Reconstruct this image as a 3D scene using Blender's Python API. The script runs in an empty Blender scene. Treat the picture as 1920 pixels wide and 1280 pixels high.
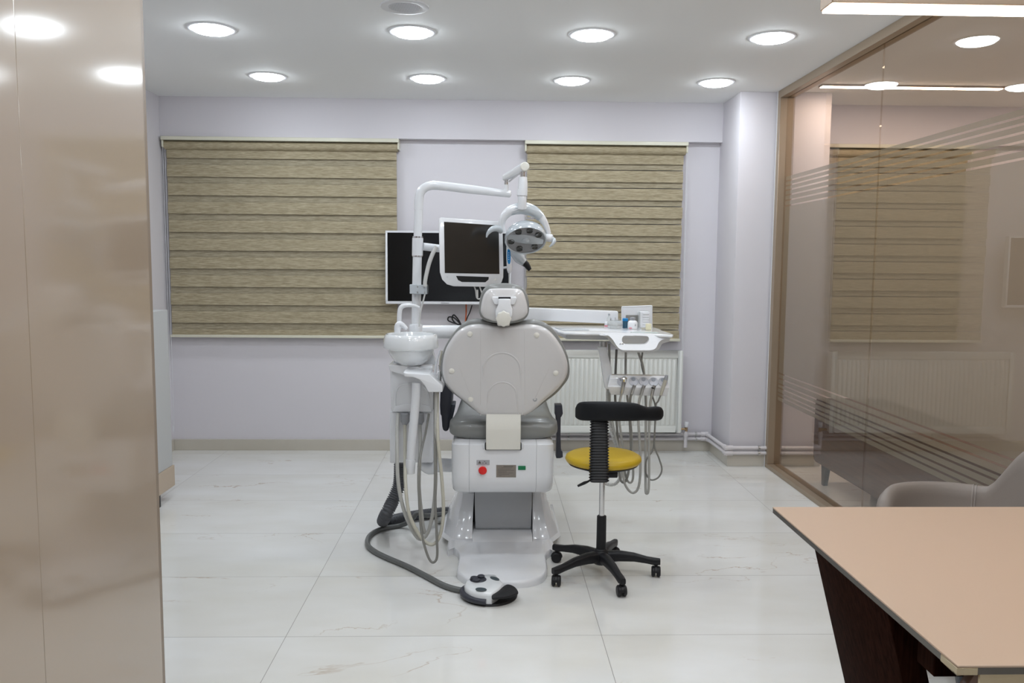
import bpy, bmesh, math, random
from mathutils import Vector, Matrix
random.seed(7)
C = bpy.context.scene
col = C.collection
PI = math.pi

# ------------------------------------------------------------------ camera, world, exposure
F_PX, YAW, PIT, ROL, EYE = 1536.3, math.radians(1.5727), math.radians(5.372), math.radians(0.4307), 1.41
fw = Vector((math.sin(YAW) * math.cos(PIT), math.cos(YAW) * math.cos(PIT), -math.sin(PIT)))
rt = Vector((math.cos(YAW), -math.sin(YAW), 0.0))
up = rt.cross(fw)
R2 = math.cos(ROL) * rt + math.sin(ROL) * up
U2 = -math.sin(ROL) * rt + math.cos(ROL) * up
cam_d = bpy.data.cameras.new('camera')
cam = bpy.data.objects.new('camera', cam_d)
col.objects.link(cam)
M = Matrix((R2, U2, -fw)).transposed().to_4x4()
M.translation = Vector((0, 0, EYE))
cam.matrix_world = M
cam_d.sensor_width = 36.0
cam_d.lens = F_PX / 1920 * 36.0
cam_d.clip_start = 0.05
C.camera = cam

world = bpy.data.worlds.new('night_sky')
C.world = world
world.use_nodes = True
world.node_tree.nodes['Background'].inputs[0].default_value = (0.02, 0.03, 0.05, 1)
world.node_tree.nodes['Background'].inputs[1].default_value = 0.6
C.view_settings.view_transform = 'Standard'
C.view_settings.look = 'None'
C.view_settings.gamma = 1
C.view_settings.exposure = 0.84
C.view_settings.use_curve_mapping = False
DOWNLIGHT_E = 26.0
WARM_E = 22.0


def at(px, py, Y):
    """world point on the vertical plane at distance Y seen at photo pixel (px, py)"""
    d = fw + (px - 960) / F_PX * R2 - (py - 640) / F_PX * U2
    return Vector((0, 0, EYE)) + d * (Y / d.y)


def atz(px, py, z):
    d = fw + (px - 960) / F_PX * R2 - (py - 640) / F_PX * U2
    return Vector((0, 0, EYE)) + d * ((z - EYE) / d.z)


def atx(px, py, X):
    d = fw + (px - 960) / F_PX * R2 - (py - 640) / F_PX * U2
    return Vector((0, 0, EYE)) + d * (X / d.x)


# ------------------------------------------------------------------ materials
def new_mat(name):
    m = bpy.data.materials.new(name)
    m.use_nodes = True
    return m, m.node_tree.nodes, m.node_tree.links, m.node_tree.nodes['Principled BSDF']


def mat(name, colr, rough=0.5, metal=0.0, coat=0.0, spec=0.5, noise=0.0, nscale=60.0, bump=0.0, alpha=1.0, trans=0.0):
    m, N, L, b = new_mat(name)
    b.inputs['Base Color'].default_value = (*colr, 1)
    b.inputs['Roughness'].default_value = rough
    b.inputs['Metallic'].default_value = metal
    b.inputs['Coat Weight'].default_value = coat
    b.inputs['Coat Roughness'].default_value = 0.06
    b.inputs['Specular IOR Level'].default_value = spec
    b.inputs['Alpha'].default_value = alpha
    b.inputs['Transmission Weight'].default_value = trans
    g = N.new('ShaderNodeNewGeometry')
    n = N.new('ShaderNodeTexNoise')
    n.inputs['Scale'].default_value = nscale
    n.inputs['Detail'].default_value = 3
    L.new(g.outputs['Position'], n.inputs['Vector'])
    mx = N.new('ShaderNodeMix'); mx.data_type = 'RGBA'
    k = 1 - (noise if noise else 0.02)
    mx.inputs[6].default_value = (colr[0] * k, colr[1] * k, colr[2] * k, 1)
    mx.inputs[7].default_value = (*colr, 1)
    L.new(n.outputs['Fac'], mx.inputs[0])
    L.new(mx.outputs[2], b.inputs['Base Color'])
    if bump:
        bp = N.new('ShaderNodeBump')
        bp.inputs['Strength'].default_value = bump
        bp.inputs['Distance'].default_value = 0.002
        L.new(n.outputs['Fac'], bp.inputs['Height'])
        L.new(bp.outputs[0], b.inputs['Normal'])
    return m


def emit(name, colr, e):
    m = bpy.data.materials.new(name); m.use_nodes = True
    N = m.node_tree.nodes; N.clear()
    o = N.new('ShaderNodeOutputMaterial'); em = N.new('ShaderNodeEmission')
    em.inputs[0].default_value = (*colr, 1); em.inputs[1].default_value = e
    m.node_tree.links.new(em.outputs[0], o.inputs[0])
    return m


def streak(name, c1, c2, scale=(1, 1, 1), rough=0.5, nscale=10, coat=0.0, detail=6, spec=0.5):
    m, N, L, b = new_mat(name)
    g = N.new('ShaderNodeNewGeometry')
    mp = N.new('ShaderNodeMapping'); mp.inputs['Scale'].default_value = scale
    L.new(g.outputs['Position'], mp.inputs[0])
    n = N.new('ShaderNodeTexNoise'); n.inputs['Scale'].default_value = nscale
    n.inputs['Detail'].default_value = detail; n.inputs['Roughness'].default_value = 0.65
    L.new(mp.outputs[0], n.inputs['Vector'])
    r = N.new('ShaderNodeValToRGB')
    r.color_ramp.elements[0].position = 0.34; r.color_ramp.elements[1].position = 0.66
    r.color_ramp.elements[0].color = (*c1, 1); r.color_ramp.elements[1].color = (*c2, 1)
    L.new(n.outputs['Fac'], r.inputs[0]); L.new(r.outputs[0], b.inputs['Base Color'])
    b.inputs['Roughness'].default_value = rough
    b.inputs['Coat Weight'].default_value = coat
    b.inputs['Specular IOR Level'].default_value = spec
    return m


def marble(name, base, tiles=True, rough=0.07, vein=1.0):
    m, N, L, b = new_mat(name)
    def math_(op, a=None, bb=None):
        x = N.new('ShaderNodeMath'); x.operation = op
        for i, v in enumerate((a, bb)):
            if v is None: continue
            if isinstance(v, (int, float)): x.inputs[i].default_value = v
            else: L.new(v, x.inputs[i])
        return x.outputs[0]
    g = N.new('ShaderNodeNewGeometry')
    s = N.new('ShaderNodeSeparateXYZ'); L.new(g.outputs['Position'], s.inputs[0])
    tx = math_('DIVIDE', math_('ADD', s.outputs[0], 0.7665 + 12.0), 1.2)
    ty = math_('DIVIDE', math_('ADD', s.outputs[1], -3.0074 + 12.0), 0.6)
    fx, fy = math_('FRACT', tx), math_('FRACT', ty)
    cx, cy = math_('FLOOR', tx), math_('FLOOR', ty)
    cmb = N.new('ShaderNodeCombineXYZ'); L.new(cx, cmb.inputs[0]); L.new(cy, cmb.inputs[1])
    wn = N.new('ShaderNodeTexWhiteNoise'); wn.noise_dimensions = '2D'; L.new(cmb.outputs[0], wn.inputs['Vector'])
    off = N.new('ShaderNodeVectorMath'); off.operation = 'SCALE'; off.inputs['Scale'].default_value = 17.0
    L.new(wn.outputs['Color'], off.inputs[0])
    pos = N.new('ShaderNodeVectorMath'); pos.operation = 'ADD'
    L.new(g.outputs['Position'], pos.inputs[0]); L.new(off.outputs[0], pos.inputs[1])
    mp = N.new('ShaderNodeMapping'); mp.inputs['Scale'].default_value = (1.0, 2.2, 1.0); mp.inputs['Rotation'].default_value = (0, 0, 0.25)
    L.new(pos.outputs[0], mp.inputs[0])
    # soft clouds
    n1 = N.new('ShaderNodeTexNoise'); n1.inputs['Scale'].default_value = 1.6; n1.inputs['Detail'].default_value = 5
    L.new(mp.outputs[0], n1.inputs['Vector'])
    r1 = N.new('ShaderNodeValToRGB')
    r1.color_ramp.elements[0].position = 0.3; r1.color_ramp.elements[1].position = 0.7
    r1.color_ramp.elements[0].color = (base[0] * 0.90, base[1] * 0.885, base[2] * 0.85, 1)
    r1.color_ramp.elements[1].color = (*base, 1)
    L.new(n1.outputs['Fac'], r1.inputs[0])
    # thin veins: ridge of a distorted noise, kept where a second noise is high
    n2 = N.new('ShaderNodeTexNoise'); n2.inputs['Scale'].default_value = 1.15; n2.inputs['Detail'].default_value = 7
    n2.inputs['Roughness'].default_value = 0.52; n2.inputs['Distortion'].default_value = 0.5
    L.new(mp.outputs[0], n2.inputs['Vector'])
    ridge = math_('ABSOLUTE', math_('SUBTRACT', n2.outputs['Fac'], 0.5))
    mr = N.new('ShaderNodeMapRange'); mr.inputs[1].default_value = 0.0; mr.inputs[2].default_value = 0.0045
    mr.inputs[3].default_value = 1.0; mr.inputs[4].default_value = 0.0
    L.new(ridge, mr.inputs[0])
    n3 = N.new('ShaderNodeTexNoise'); n3.inputs['Scale'].default_value = 2.3; n3.inputs['Detail'].default_value = 2
    L.new(pos.outputs[0], n3.inputs['Vector'])
    mr3 = N.new('ShaderNodeMapRange'); mr3.inputs[1].default_value = 0.5; mr3.inputs[2].default_value = 0.66
    L.new(n3.outputs['Fac'], mr3.inputs[0])
    vf = math_('MULTIPLY', math_('MULTIPLY', mr.outputs[0], mr3.outputs[0]), 0.75 * vein)
    mx = N.new('ShaderNodeMix'); mx.data_type = 'RGBA'
    L.new(vf, mx.inputs[0]); L.new(r1.outputs[0], mx.inputs[6]); mx.inputs[7].default_value = (0.40, 0.27, 0.17, 1)
    out = mx.outputs[2]
    if tiles:
        ex = math_('MINIMUM', fx, math_('SUBTRACT', 1.0, fx))
        ey = math_('MINIMUM', fy, math_('SUBTRACT', 1.0, fy))
        gx = math_('LESS_THAN', math_('MULTIPLY', ex, 1.2), 0.0012)
        gy = math_('LESS_THAN', math_('MULTIPLY', ey, 0.6), 0.0012)
        gr = math_('MAXIMUM', gx, gy)
        mg = N.new('ShaderNodeMix'); mg.data_type = 'RGBA'
        L.new(gr, mg.inputs[0]); L.new(out, mg.inputs[6]); mg.inputs[7].default_value = (0.27, 0.26, 0.24, 1)
        out = mg.outputs[2]
        rr = math_('ADD', math_('MULTIPLY', gr, 0.5), rough)
        L.new(rr, b.inputs['Roughness'])
    else:
        b.inputs['Roughness'].default_value = rough
    L.new(out, b.inputs['Base Color'])
    return m


def glass_sheet(name, tint, ior=1.5, gain=1.0):
    """thin pane: transparent body with Fresnel mirror reflection"""
    m = bpy.data.materials.new(name); m.use_nodes = True
    N = m.node_tree.nodes; L = m.node_tree.links; N.clear()
    o = N.new('ShaderNodeOutputMaterial')
    t = N.new('ShaderNodeBsdfTransparent'); t.inputs[0].default_value = (*tint, 1)
    gl = N.new('ShaderNodeBsdfGlossy'); gl.inputs['Roughness'].default_value = 0.0
    fr = N.new('ShaderNodeFresnel'); fr.inputs[0].default_value = ior
    mu = N.new('ShaderNodeMath'); mu.operation = 'MULTIPLY'; mu.inputs[1].default_value = gain; mu.use_clamp = True
    mx = N.new('ShaderNodeMixShader')
    ge = N.new('ShaderNodeNewGeometry')            # mirror only on the outer faces, none inside the pane
    iv = N.new('ShaderNodeMath'); iv.operation = 'SUBTRACT'; iv.inputs[0].default_value = 1.0
    L.new(ge.outputs['Backfacing'], iv.inputs[1])
    m3 = N.new('ShaderNodeMath'); m3.operation = 'MULTIPLY'
    L.new(fr.outputs[0], mu.inputs[0]); L.new(mu.outputs[0], m3.inputs[0]); L.new(iv.outputs[0], m3.inputs[1]); L.new(m3.outputs[0], mx.inputs[0])
    L.new(t.outputs[0], mx.inputs[1]); L.new(gl.outputs[0], mx.inputs[2]); L.new(mx.outputs[0], o.inputs[0])
    return m


def film_mat(name, colr, see=0.3):
    m = bpy.data.materials.new(name); m.use_nodes = True
    N = m.node_tree.nodes; L = m.node_tree.links; N.clear()
    o = N.new('ShaderNodeOutputMaterial')
    t = N.new('ShaderNodeBsdfTransparent')
    d = N.new('ShaderNodeBsdfDiffuse'); d.inputs[0].default_value = (*colr, 1)
    tl = N.new('ShaderNodeBsdfTranslucent'); tl.inputs[0].default_value = (*colr, 1)
    a = N.new('ShaderNodeMixShader'); a.inputs[0].default_value = 0.5
    mx = N.new('ShaderNodeMixShader'); mx.inputs[0].default_value = see
    L.new(d.outputs[0], a.inputs[1]); L.new(tl.outputs[0], a.inputs[2])
    L.new(a.outputs[0], mx.inputs[1]); L.new(t.outputs[0], mx.inputs[2]); L.new(mx.outputs[0], o.inputs[0])
    return m


WALL = mat('wall_paint', (0.70, 0.675, 0.705), 0.62, noise=0.015, nscale=2, spec=0.3)
CEIL = mat('ceiling_paint', (0.90, 0.91, 0.905), 0.75, noise=0.01, nscale=3, spec=0.2)
FLOOR = marble('marble_tiles', (0.76, 0.76, 0.74))
BASEB = marble('baseboard_marble', (0.60, 0.565, 0.50), tiles=False, rough=0.2, vein=0.5)
BRONZE = mat('champagne_aluminium', (0.36, 0.28, 0.20), 0.38, metal=0.35, noise=0.04, nscale=8)
GLASS = glass_sheet('tinted_glass', (0.93, 0.89, 0.84), 1.5, 1.6)
FILM = film_mat('frosted_film', (0.345, 0.34, 0.295), 0.2)
WHITE = mat('gloss_white_plastic', (0.80, 0.81, 0.83), 0.22, coat=0.6, noise=0.01)
WHITE2 = mat('satin_white_plastic', (0.76, 0.77, 0.79), 0.38, noise=0.01)
SHELL = mat('shell_white', (0.66, 0.645, 0.64), 0.20, coat=0.5, noise=0.01)
CREAM = mat('cream_enamel', (0.74, 0.72, 0.65), 0.3, coat=0.4)
CERAMIC = mat('white_ceramic', (0.82, 0.84, 0.85), 0.10, coat=1.0)
VINYL = mat('grey_vinyl', (0.245, 0.25, 0.24), 0.33, coat=0.15, noise=0.05, nscale=300, bump=0.15)
GREYP = mat('grey_plastic', (0.33, 0.34, 0.36), 0.35)
LTGREY = mat('light_grey_plastic', (0.52, 0.56, 0.59), 0.18, coat=0.6)
LAMPFACE = mat('lamp_face_grey', (0.33, 0.33, 0.34), 0.3, coat=0.5)
LENS = mat('lamp_lens', (0.05, 0.05, 0.045), 0.12, coat=1.0)
BLACKP = mat('black_plastic', (0.014, 0.014, 0.016), 0.42, spec=0.3, noise=0.2, nscale=200)
BLACKF = mat('black_upholstery', (0.009, 0.010, 0.012), 0.6, spec=0.22, noise=0.3, nscale=400, bump=0.3)
DARKARM = mat('dark_grey_rubber', (0.035, 0.037, 0.05), 0.42)
YELLOW = mat('yellow_upholstery', (0.56, 0.37, 0.012), 0.42, noise=0.06, nscale=60, bump=0.1)
CHROME = mat('chrome', (0.72, 0.72, 0.72), 0.14, metal=1.0)
STEEL = mat('brushed_steel', (0.55, 0.55, 0.54), 0.3, metal=1.0)
HOSE = mat('hose_grey', (0.42, 0.415, 0.385), 0.4)
HOSED = mat('hose_dark_grey', (0.22, 0.215, 0.195), 0.4)
HOSEB = mat('hose_beige', (0.50, 0.48, 0.40), 0.4)
HOSEL = mat('hose_clear', (0.62, 0.62, 0.60), 0.3)
CORR = mat('corrugated_grey', (0.075, 0.078, 0.088), 0.4)
PEDHOSE = mat('pedal_hose_grey', (0.13, 0.135, 0.13), 0.35)
SCREEN = mat('screen_glass', (0.022, 0.019, 0.016), 0.18, coat=0.3)
TVSCREEN = mat('tv_glass', (0.004, 0.005, 0.006), 0.12)
RADI = mat('radiator_enamel', (0.76, 0.77, 0.73), 0.3, coat=0.3)
PIPE = mat('pipe_plastic', (0.68, 0.65, 0.66), 0.35)
BRASS = mat('brass', (0.45, 0.33, 0.2), 0.35, metal=1.0)
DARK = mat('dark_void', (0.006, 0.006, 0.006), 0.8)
RED = mat('red_button', (0.72, 0.012, 0.01), 0.4)
GREEN = mat('green_switch', (0.0, 0.17, 0.06), 0.4)
PLATE = mat('name_plate', (0.27, 0.235, 0.20), 0.45, metal=0.3, noise=0.15, nscale=90)
STICK = mat('sticker_grey', (0.42, 0.42, 0.44), 0.5)
PRINT = mat('print_dark', (0.10, 0.09, 0.08), 0.6)
BLUE = mat('blue_plastic', (0.0, 0.22, 0.55), 0.35)
BLUE2 = mat('pale_blue_plastic', (0.30, 0.45, 0.62), 0.35)
PINK = mat('pink_print', (0.75, 0.28, 0.33), 0.5)
YELLOWISH = mat('ivory_card', (0.74, 0.70, 0.50), 0.6)
CLEARP = mat('clear_plastic', (0.75, 0.77, 0.76), 0.15, alpha=0.45)
GREYBOX = mat('grey_box', (0.22, 0.21, 0.19), 0.5)
TANGLOSS = mat('gloss_tan_lacquer', (0.36, 0.275, 0.195), 0.30, coat=1.0, noise=0.02, nscale=3)
TANGLOSS.node_tree.nodes['Principled BSDF'].inputs['Coat Roughness'].default_value = 0.10
TANGLOSS.node_tree.nodes['Principled BSDF'].inputs['Coat IOR'].default_value = 1.75
TANEDGE = mat('tan_edge_band', (0.24, 0.185, 0.135), 0.35)
TANLAM = mat('tan_laminate', (0.50, 0.40, 0.30), 0.4)
DESKTOP = mat('tan_desk_glass', (0.42, 0.30, 0.215), 0.42, noise=0.02, nscale=5)
DESKEDGE = mat('desk_edge', (0.10, 0.09, 0.075), 0.25, metal=0.3)
DESKBRASS = mat('desk_corner_metal', (0.48, 0.40, 0.27), 0.3, metal=0.8)
WALNUT = streak('dark_walnut', (0.010, 0.003, 0.0015), (0.028, 0.010, 0.006), (30, 30, 1.5), 0.65, 4, spec=0.12)
WALNUT2 = streak('brown_veneer', (0.085, 0.042, 0.026), (0.135, 0.07, 0.045), (1.0, 1.0, 18), 0.4, 3)
FABRIC = streak('blind_fabric', (0.26, 0.215, 0.13), (0.54, 0.47, 0.33), (5, 5, 110), 0.75, 3.2, spec=0.15)
FABRIC2 = streak('blind_fabric_rear', (0.24, 0.205, 0.13), (0.50, 0.44, 0.32), (5, 5, 110), 0.75, 3.2, spec=0.15)
SHEER = mat('sheer_mesh', (0.72, 0.69, 0.66), 0.7, alpha=0.45)
CASS = mat('cassette_cream', (0.72, 0.70, 0.57), 0.3, coat=0.3)
LEATHER = mat('taupe_leather', (0.235, 0.20, 0.175), 0.5, noise=0.05, nscale=200, bump=0.1)
CABW = mat('cabinet_white', (0.50, 0.505, 0.50), 0.6, spec=0.2)
WALNUT.node_tree.nodes['Principled BSDF'].inputs['IOR'].default_value = 1.12
CUPW = mat('cup_white', (.62, .64, .70), .35)
CUPG = mat('cup_socket_grey', (.30, .33, .38), .4)
STITCH = mat('stitch_taupe', (.38, .34, .31), .6)
BLUEBLK = mat('blued_steel', (0.012, 0.018, 0.024), 0.4)
LAMPHOUS = mat('bronze_lamp_housing', (0.42, 0.31, 0.22), 0.4, metal=0.3)
DIFF = emit('downlight_diffuser', (0.90, 0.975, 1.05), DOWNLIGHT_E)
PENDE = emit('pendant_diffuser', (1.0, 0.80, 0.66), WARM_E)
DESKLED = emit('desk_pendant_diffuser', (1.0, 0.84, 0.72), 9.0)
PANE = mat('night_pane', (0.02, 0.022, 0.03), 0.05, spec=0.6)


# ------------------------------------------------------------------ mesh builder
def catmull(pts, n=6, closed=False):
    P = [Vector(p) for p in pts]
    out = []
    m = len(P)
    rng = range(m if closed else m - 1)
    for i in rng:
        if closed:
            a, b, c, d = P[(i - 1) % m], P[i], P[(i + 1) % m], P[(i + 2) % m]
        else:
            b, c = P[i], P[i + 1]
            a = P[i - 1] if i else b * 2 - c
            d = P[i + 2] if i + 2 < m else c * 2 - b
        for k in range(n):
            t = k / n
            out.append(0.5 * ((2 * b) + (c - a) * t + (2 * a - 5 * b + 4 * c - d) * t * t + (3 * b - a - 3 * c + d) * t ** 3))
    if not closed:
        out.append(P[-1].copy())
    return out


def frame_of(axis):
    a = Vector(axis).normalized()
    h = Vector((0, 0, 1)) if abs(a.z) < 0.9 else Vector((1, 0, 0))
    u = h.cross(a).normalized()
    return a, u, a.cross(u)


class MB:
    def __init__(s):
        s.v, s.f = [], []

    def add(s, vs, fs):
        o = len(s.v)
        s.v += [Vector(x) for x in vs]
        s.f += [tuple(i + o for i in f) for f in fs]
        return s

    def box(s, a, b):
        x0, y0, z0 = a; x1, y1, z1 = b
        return s.add([(x0, y0, z0), (x1, y0, z0), (x1, y1, z0), (x0, y1, z0), (x0, y0, z1), (x1, y0, z1), (x1, y1, z1), (x0, y1, z1)],
                     [(0, 3, 2, 1), (4, 5, 6, 7), (0, 1, 5, 4), (1, 2, 6, 5), (2, 3, 7, 6), (3, 0, 4, 7)])

    def prism(s, poly, off):
        n = len(poly); off = Vector(off)
        P = [Vector(p) for p in poly]
        return s.add(P + [p + off for p in P],
                     [tuple(range(n))[::-1], tuple(range(n, 2 * n))] + [(i, (i + 1) % n, n + (i + 1) % n, n + i) for i in range(n)])

    def loft(s, rings, cap0=True, cap1=True, closed=True):
        n = len(rings[0]); vs = [p for r in rings for p in r]; fs = []
        for k in range(len(rings) - 1):
            for i in range(n if closed else n - 1):
                j = (i + 1) % n
                fs.append((k * n + i, k * n + j, (k + 1) * n + j, (k + 1) * n + i))
        if cap0: fs.append(tuple(range(n))[::-1])
        if cap1: fs.append(tuple(range((len(rings) - 1) * n, len(rings) * n)))
        return s.add(vs, fs)

    def tube(s, pts, r, n=12, smooth=6, caps=True, flat=None):
        P = catmull(pts, smooth) if smooth > 1 else [Vector(p) for p in pts]
        m = len(P)
        rr = r if isinstance(r, (list, tuple)) else [r, r]
        def rad(t):
            x = t * (len(rr) - 1); i = min(int(x), len(rr) - 2)
            return rr[i] + (rr[i + 1] - rr[i]) * (x - i)
        T = []
        for i in range(m):
            d = (P[min(i + 1, m - 1)] - P[max(i - 1, 0)])
            T.append(d.normalized() if d.length > 1e-9 else Vector((0, 0, 1)))
        _, u, v = frame_of(T[0])
        rings = []
        for i in range(m):
            if i:
                u = (u - T[i] * u.dot(T[i])).normalized()
            v = T[i].cross(u)
            q = rad(i / max(1, m - 1))
            fx, fy = (flat or (1, 1))
            rings.append([P[i] + (u * math.cos(2 * PI * k / n) * fx + v * math.sin(2 * PI * k / n) * fy) * q for k in range(n)])
        return s.loft(rings, caps, caps)

    def rod(s, a, b, r, n=16):
        return s.tube([a, b], r, n, 1)

    def lathe(s, prof, c=(0, 0, 0), axis=(0, 0, 1), n=40, cap0=True, cap1=True):
        a, u, v = frame_of(axis); c = Vector(c)
        rings = [[c + a * z + (u * math.cos(2 * PI * k / n) + v * math.sin(2 * PI * k / n)) * max(r, 1e-5) for k in range(n)] for r, z in prof]
        return s.loft(rings, cap0, cap1)


def build(name, mb, m, parent=None, bevel=0.0, seg=3, smooth=38, origin=None):
    me = bpy.data.meshes.new(name)
    if parent is not None:
        r = parent
        while r.parent is not None: r = r.parent
        org = Vector(r.location)
    elif origin is not None:
        org = Vector(origin)
    else:
        xs = [v.x for v in mb.v]; ys = [v.y for v in mb.v]; zs = [v.z for v in mb.v]
        org = Vector(((min(xs) + max(xs)) / 2, (min(ys) + max(ys)) / 2, min(zs)))
    me.from_pydata([tuple(v - org) for v in mb.v], [], mb.f)
    bm = bmesh.new(); bm.from_mesh(me)
    bmesh.ops.remove_doubles(bm, verts=bm.verts, dist=1e-5)
    bmesh.ops.recalc_face_normals(bm, faces=bm.faces)
    if bevel:
        es = [e for e in bm.edges if len(e.link_faces) == 2 and e.calc_face_angle(0) > math.radians(32)]
        bmesh.ops.bevel(bm, geom=es, offset=bevel, segments=seg, affect='EDGES', profile=0.5, clamp_overlap=True)
    bm.to_mesh(me); bm.free()
    me.materials.append(m)
    me.polygons.foreach_set('use_smooth', [True] * len(me.polygons))
    me.set_sharp_from_angle(angle=math.radians(smooth))
    o = bpy.data.objects.new(name, me)
    col.objects.link(o)
    if parent is None: o.location = org
    else: o.parent = parent
    return o


def thing(name, label, cat, loc, group=None):
    o = bpy.data.objects.new(name, None); col.objects.link(o)
    o.empty_display_size = 0.05
    o.location = loc; o['label'] = label; o['category'] = cat
    if group: o['group'] = group
    return o


def tag(o, label, cat, group=None):
    o['label'] = label; o['category'] = cat
    if group: o['group'] = group
    return o


def struct(name, mb, m, **k):
    o = build(name, mb, m, **k); o['kind'] = 'structure'
    return o


def copy_thing(r, loc, label):
    c = r.copy(); col.objects.link(c); c.location = loc; c['label'] = label
    for ch in list(r.children):
        d = ch.copy(); col.objects.link(d); d.parent = c
        for g in ch.children:
            e = g.copy(); col.objects.link(e); e.parent = d
    return c


def ring_scale(ring, k, off=(0, 0, 0), c=None):
    c = c or sum(ring, Vector()) / len(ring)
    return [c + (p - c) * k + Vector(off) for p in ring]


def text(name, body, size, loc, m, parent, rot=(PI / 2, 0, 0), depth=0.0004):
    cu = bpy.data.curves.new(name, 'FONT'); cu.body = body; cu.size = size
    cu.align_x = 'CENTER'; cu.align_y = 'CENTER'; cu.extrude = depth
    o = bpy.data.objects.new(name, cu); col.objects.link(o)
    o.data.materials.append(m)
    r = parent
    while r.parent is not None: r = r.parent
    o.parent = parent; o.location = Vector(loc) - Vector(r.location); o.rotation_euler = rot
    return o


# ------------------------------------------------------------------ the setting
H = 2.592
WB = 6.14                       # back wall
LX, GX, RX, FY = -2.38, 2.0, 5.4, -2.6
struct('floor', MB().box((LX - .2, FY - .2, -0.1), (RX + .2, WB + .35, 0)), FLOOR)
struct('ceiling', MB().box((LX - .2, FY - .2, H), (RX + .2, WB + .35, H + .1)), CEIL)
struct('wall_left', MB().box((LX - .2, FY - .2, 0), (LX, WB + .35, H)), WALL)
struct('wall_right', MB().box((RX, FY - .2, 0), (RX + .2, WB + .35, H)), WALL)
struct('wall_front', MB().box((LX, FY - .2, 0), (RX, FY, H)), WALL)
wins = [(-2.22, -0.80), (0.36, 1.34), (2.50, 3.48)]
W0, W1 = 0.93, 2.25
w = MB()
xs = [LX] + [x for p in wins for x in p] + [RX]
for i in range(0, len(xs), 2):
    w.box((xs[i], WB, 0), (xs[i + 1], WB + .25, H))
for a, b in wins:
    w.box((a, WB, 0), (b, WB + .25, W0)); w.box((a, WB, W1), (b, WB + .25, H))
struct('wall_back', w, WALL)
for i, (a, b) in enumerate(wins):
    f = MB(); yy0, yy1 = WB + .13, WB + .18
    f.box((a, yy0, W0), (b, yy1, W0 + .05)); f.box((a, yy0, W1 - .05), (b, yy1, W1))
    f.box((a, yy0, W0 + .05), (a + .05, yy1, W1 - .05)); f.box((b - .05, yy0, W0 + .05), (b, yy1, W1 - .05))
    mid = a + (b - a) * 0.62
    f.box((mid - .035, yy0, W0 + .05), (mid + .035, yy1, W1 - .05))
    fo = struct('window_%d' % (i + 1), f, WHITE2, bevel=0.004, seg=1)
    build('pane', MB().box((a + .05, WB + .15, W0 + .05), (b - .05, WB + .156, W1 - .05)), PANE, fo)
struct('trim_1', MB().box((LX, 6.075, 2.312), (1.70, WB, H)), WALL)           # shallow beam over the windows
struct('trim_2', MB().box((2.33, 6.075, 2.312), (RX, WB, H)), WALL)
struct('wall_pilaster', MB().box((1.70, 5.665, 0), (2.33, WB, H)), WALL, bevel=0.004, seg=2)
bb = MB()
bb.box((LX + .001, 6.124, 0), (1.69, WB, .083))
struct('baseboard_back', bb, BASEB, bevel=0.001, seg=1)
bb = MB()
bb.box((1.684, 5.665, 0), (1.70, 6.124, .080)); bb.box((1.684, 5.649, 0), (2.346, 5.665, .080)); bb.box((2.33, 5.665, 0), (2.346, 6.124, .080))
struct('baseboard_pilaster', bb, BASEB, bevel=0.001, seg=1)
struct('baseboard_right', MB().box((2.346, 6.124, 0), (RX, WB, .083)), BASEB)
struct('baseboard_left', MB().box((LX, FY, 0), (LX + .016, 6.12, .083)), BASEB)

# ------------------------------------------------------------------ ceiling lights
t0 = thing('ceiling_downlight', '', 'ceiling light', (0, 0, H))
build('rim', MB().lathe([(0.100, 0.0), (0.100, -0.005), (0.112, -0.0065), (0.120, -0.004), (0.122, 0.0)], (0, 0, H), n=48, cap0=False, cap1=False), WHITE2, t0)
build('diffuser', MB().lathe([(0.0001, -0.028), (0.05, -0.0255), (0.085, -0.017), (0.098, -0.007), (0.100, -0.001)], (0, 0, H), n=48, cap1=False), DIFF, t0)
cols_n = [(-1.42, 'leftmost'), (-0.405, 'second from the left'), (0.52, 'third from the left'), (1.455, 'rightmost')]
first = True
for y, rown in ((5.39, 'far row by the windows'), (4.335, 'larger-looking near row')):
    for x, cn in cols_n:
        lab = 'round white recessed downlight, %s in the %s' % (cn, rown)
        if first:
            t0.location = (x, y, H); t0['label'] = lab; t0['group'] = 'round downlights in the ceiling'; first = False
        else:
            copy_thing(t0, (x, y, H), lab)
for y in (3.28, 2.22, 1.16, 0.1, -0.96):
    for x, cn in cols_n:
        if (y, x) in ((2.22, -1.42), (1.16, -1.42), (0.1, -1.42)): continue
        copy_thing(t0, (x, y, H), '%s downlight of the %s row, overhead out of the photo' % (cn, {3.28: 'first unseen', 2.22: 'second unseen', 1.16: 'third unseen', 0.1: 'fourth unseen', -0.96: 'rearmost'}[y]))
sp = thing('ceiling_speaker', 'round perforated white ceiling speaker beside the second near downlight', 'speaker', (-0.40, 3.925, H))
build('rim', MB().lathe([(0.075, -0.004), (0.085, -0.008), (0.11, -0.005), (0.113, 0)], (-0.40, 3.925, H), n=48, cap0=False, cap1=False), WHITE2, sp)
gr = mat('speaker_grille', (0.66, 0.67, 0.70), 0.6)
build('grille', MB().lathe([(0.0001, -0.006), (0.076, -0.004)], (-0.40, 3.925, H), n=48, cap1=False), gr, sp)
dots = MB()
for i in range(-9, 10):
    for j in range(-9, 10):
        if i * i + j * j < 85:
            dots.lathe([(0.0022, -0.0066), (0.0001, -0.0068)], (-0.40 + i * .0075, 3.925 + j * .0075, H), n=5)
build('perforations', dots, LTGREY, sp)

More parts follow.
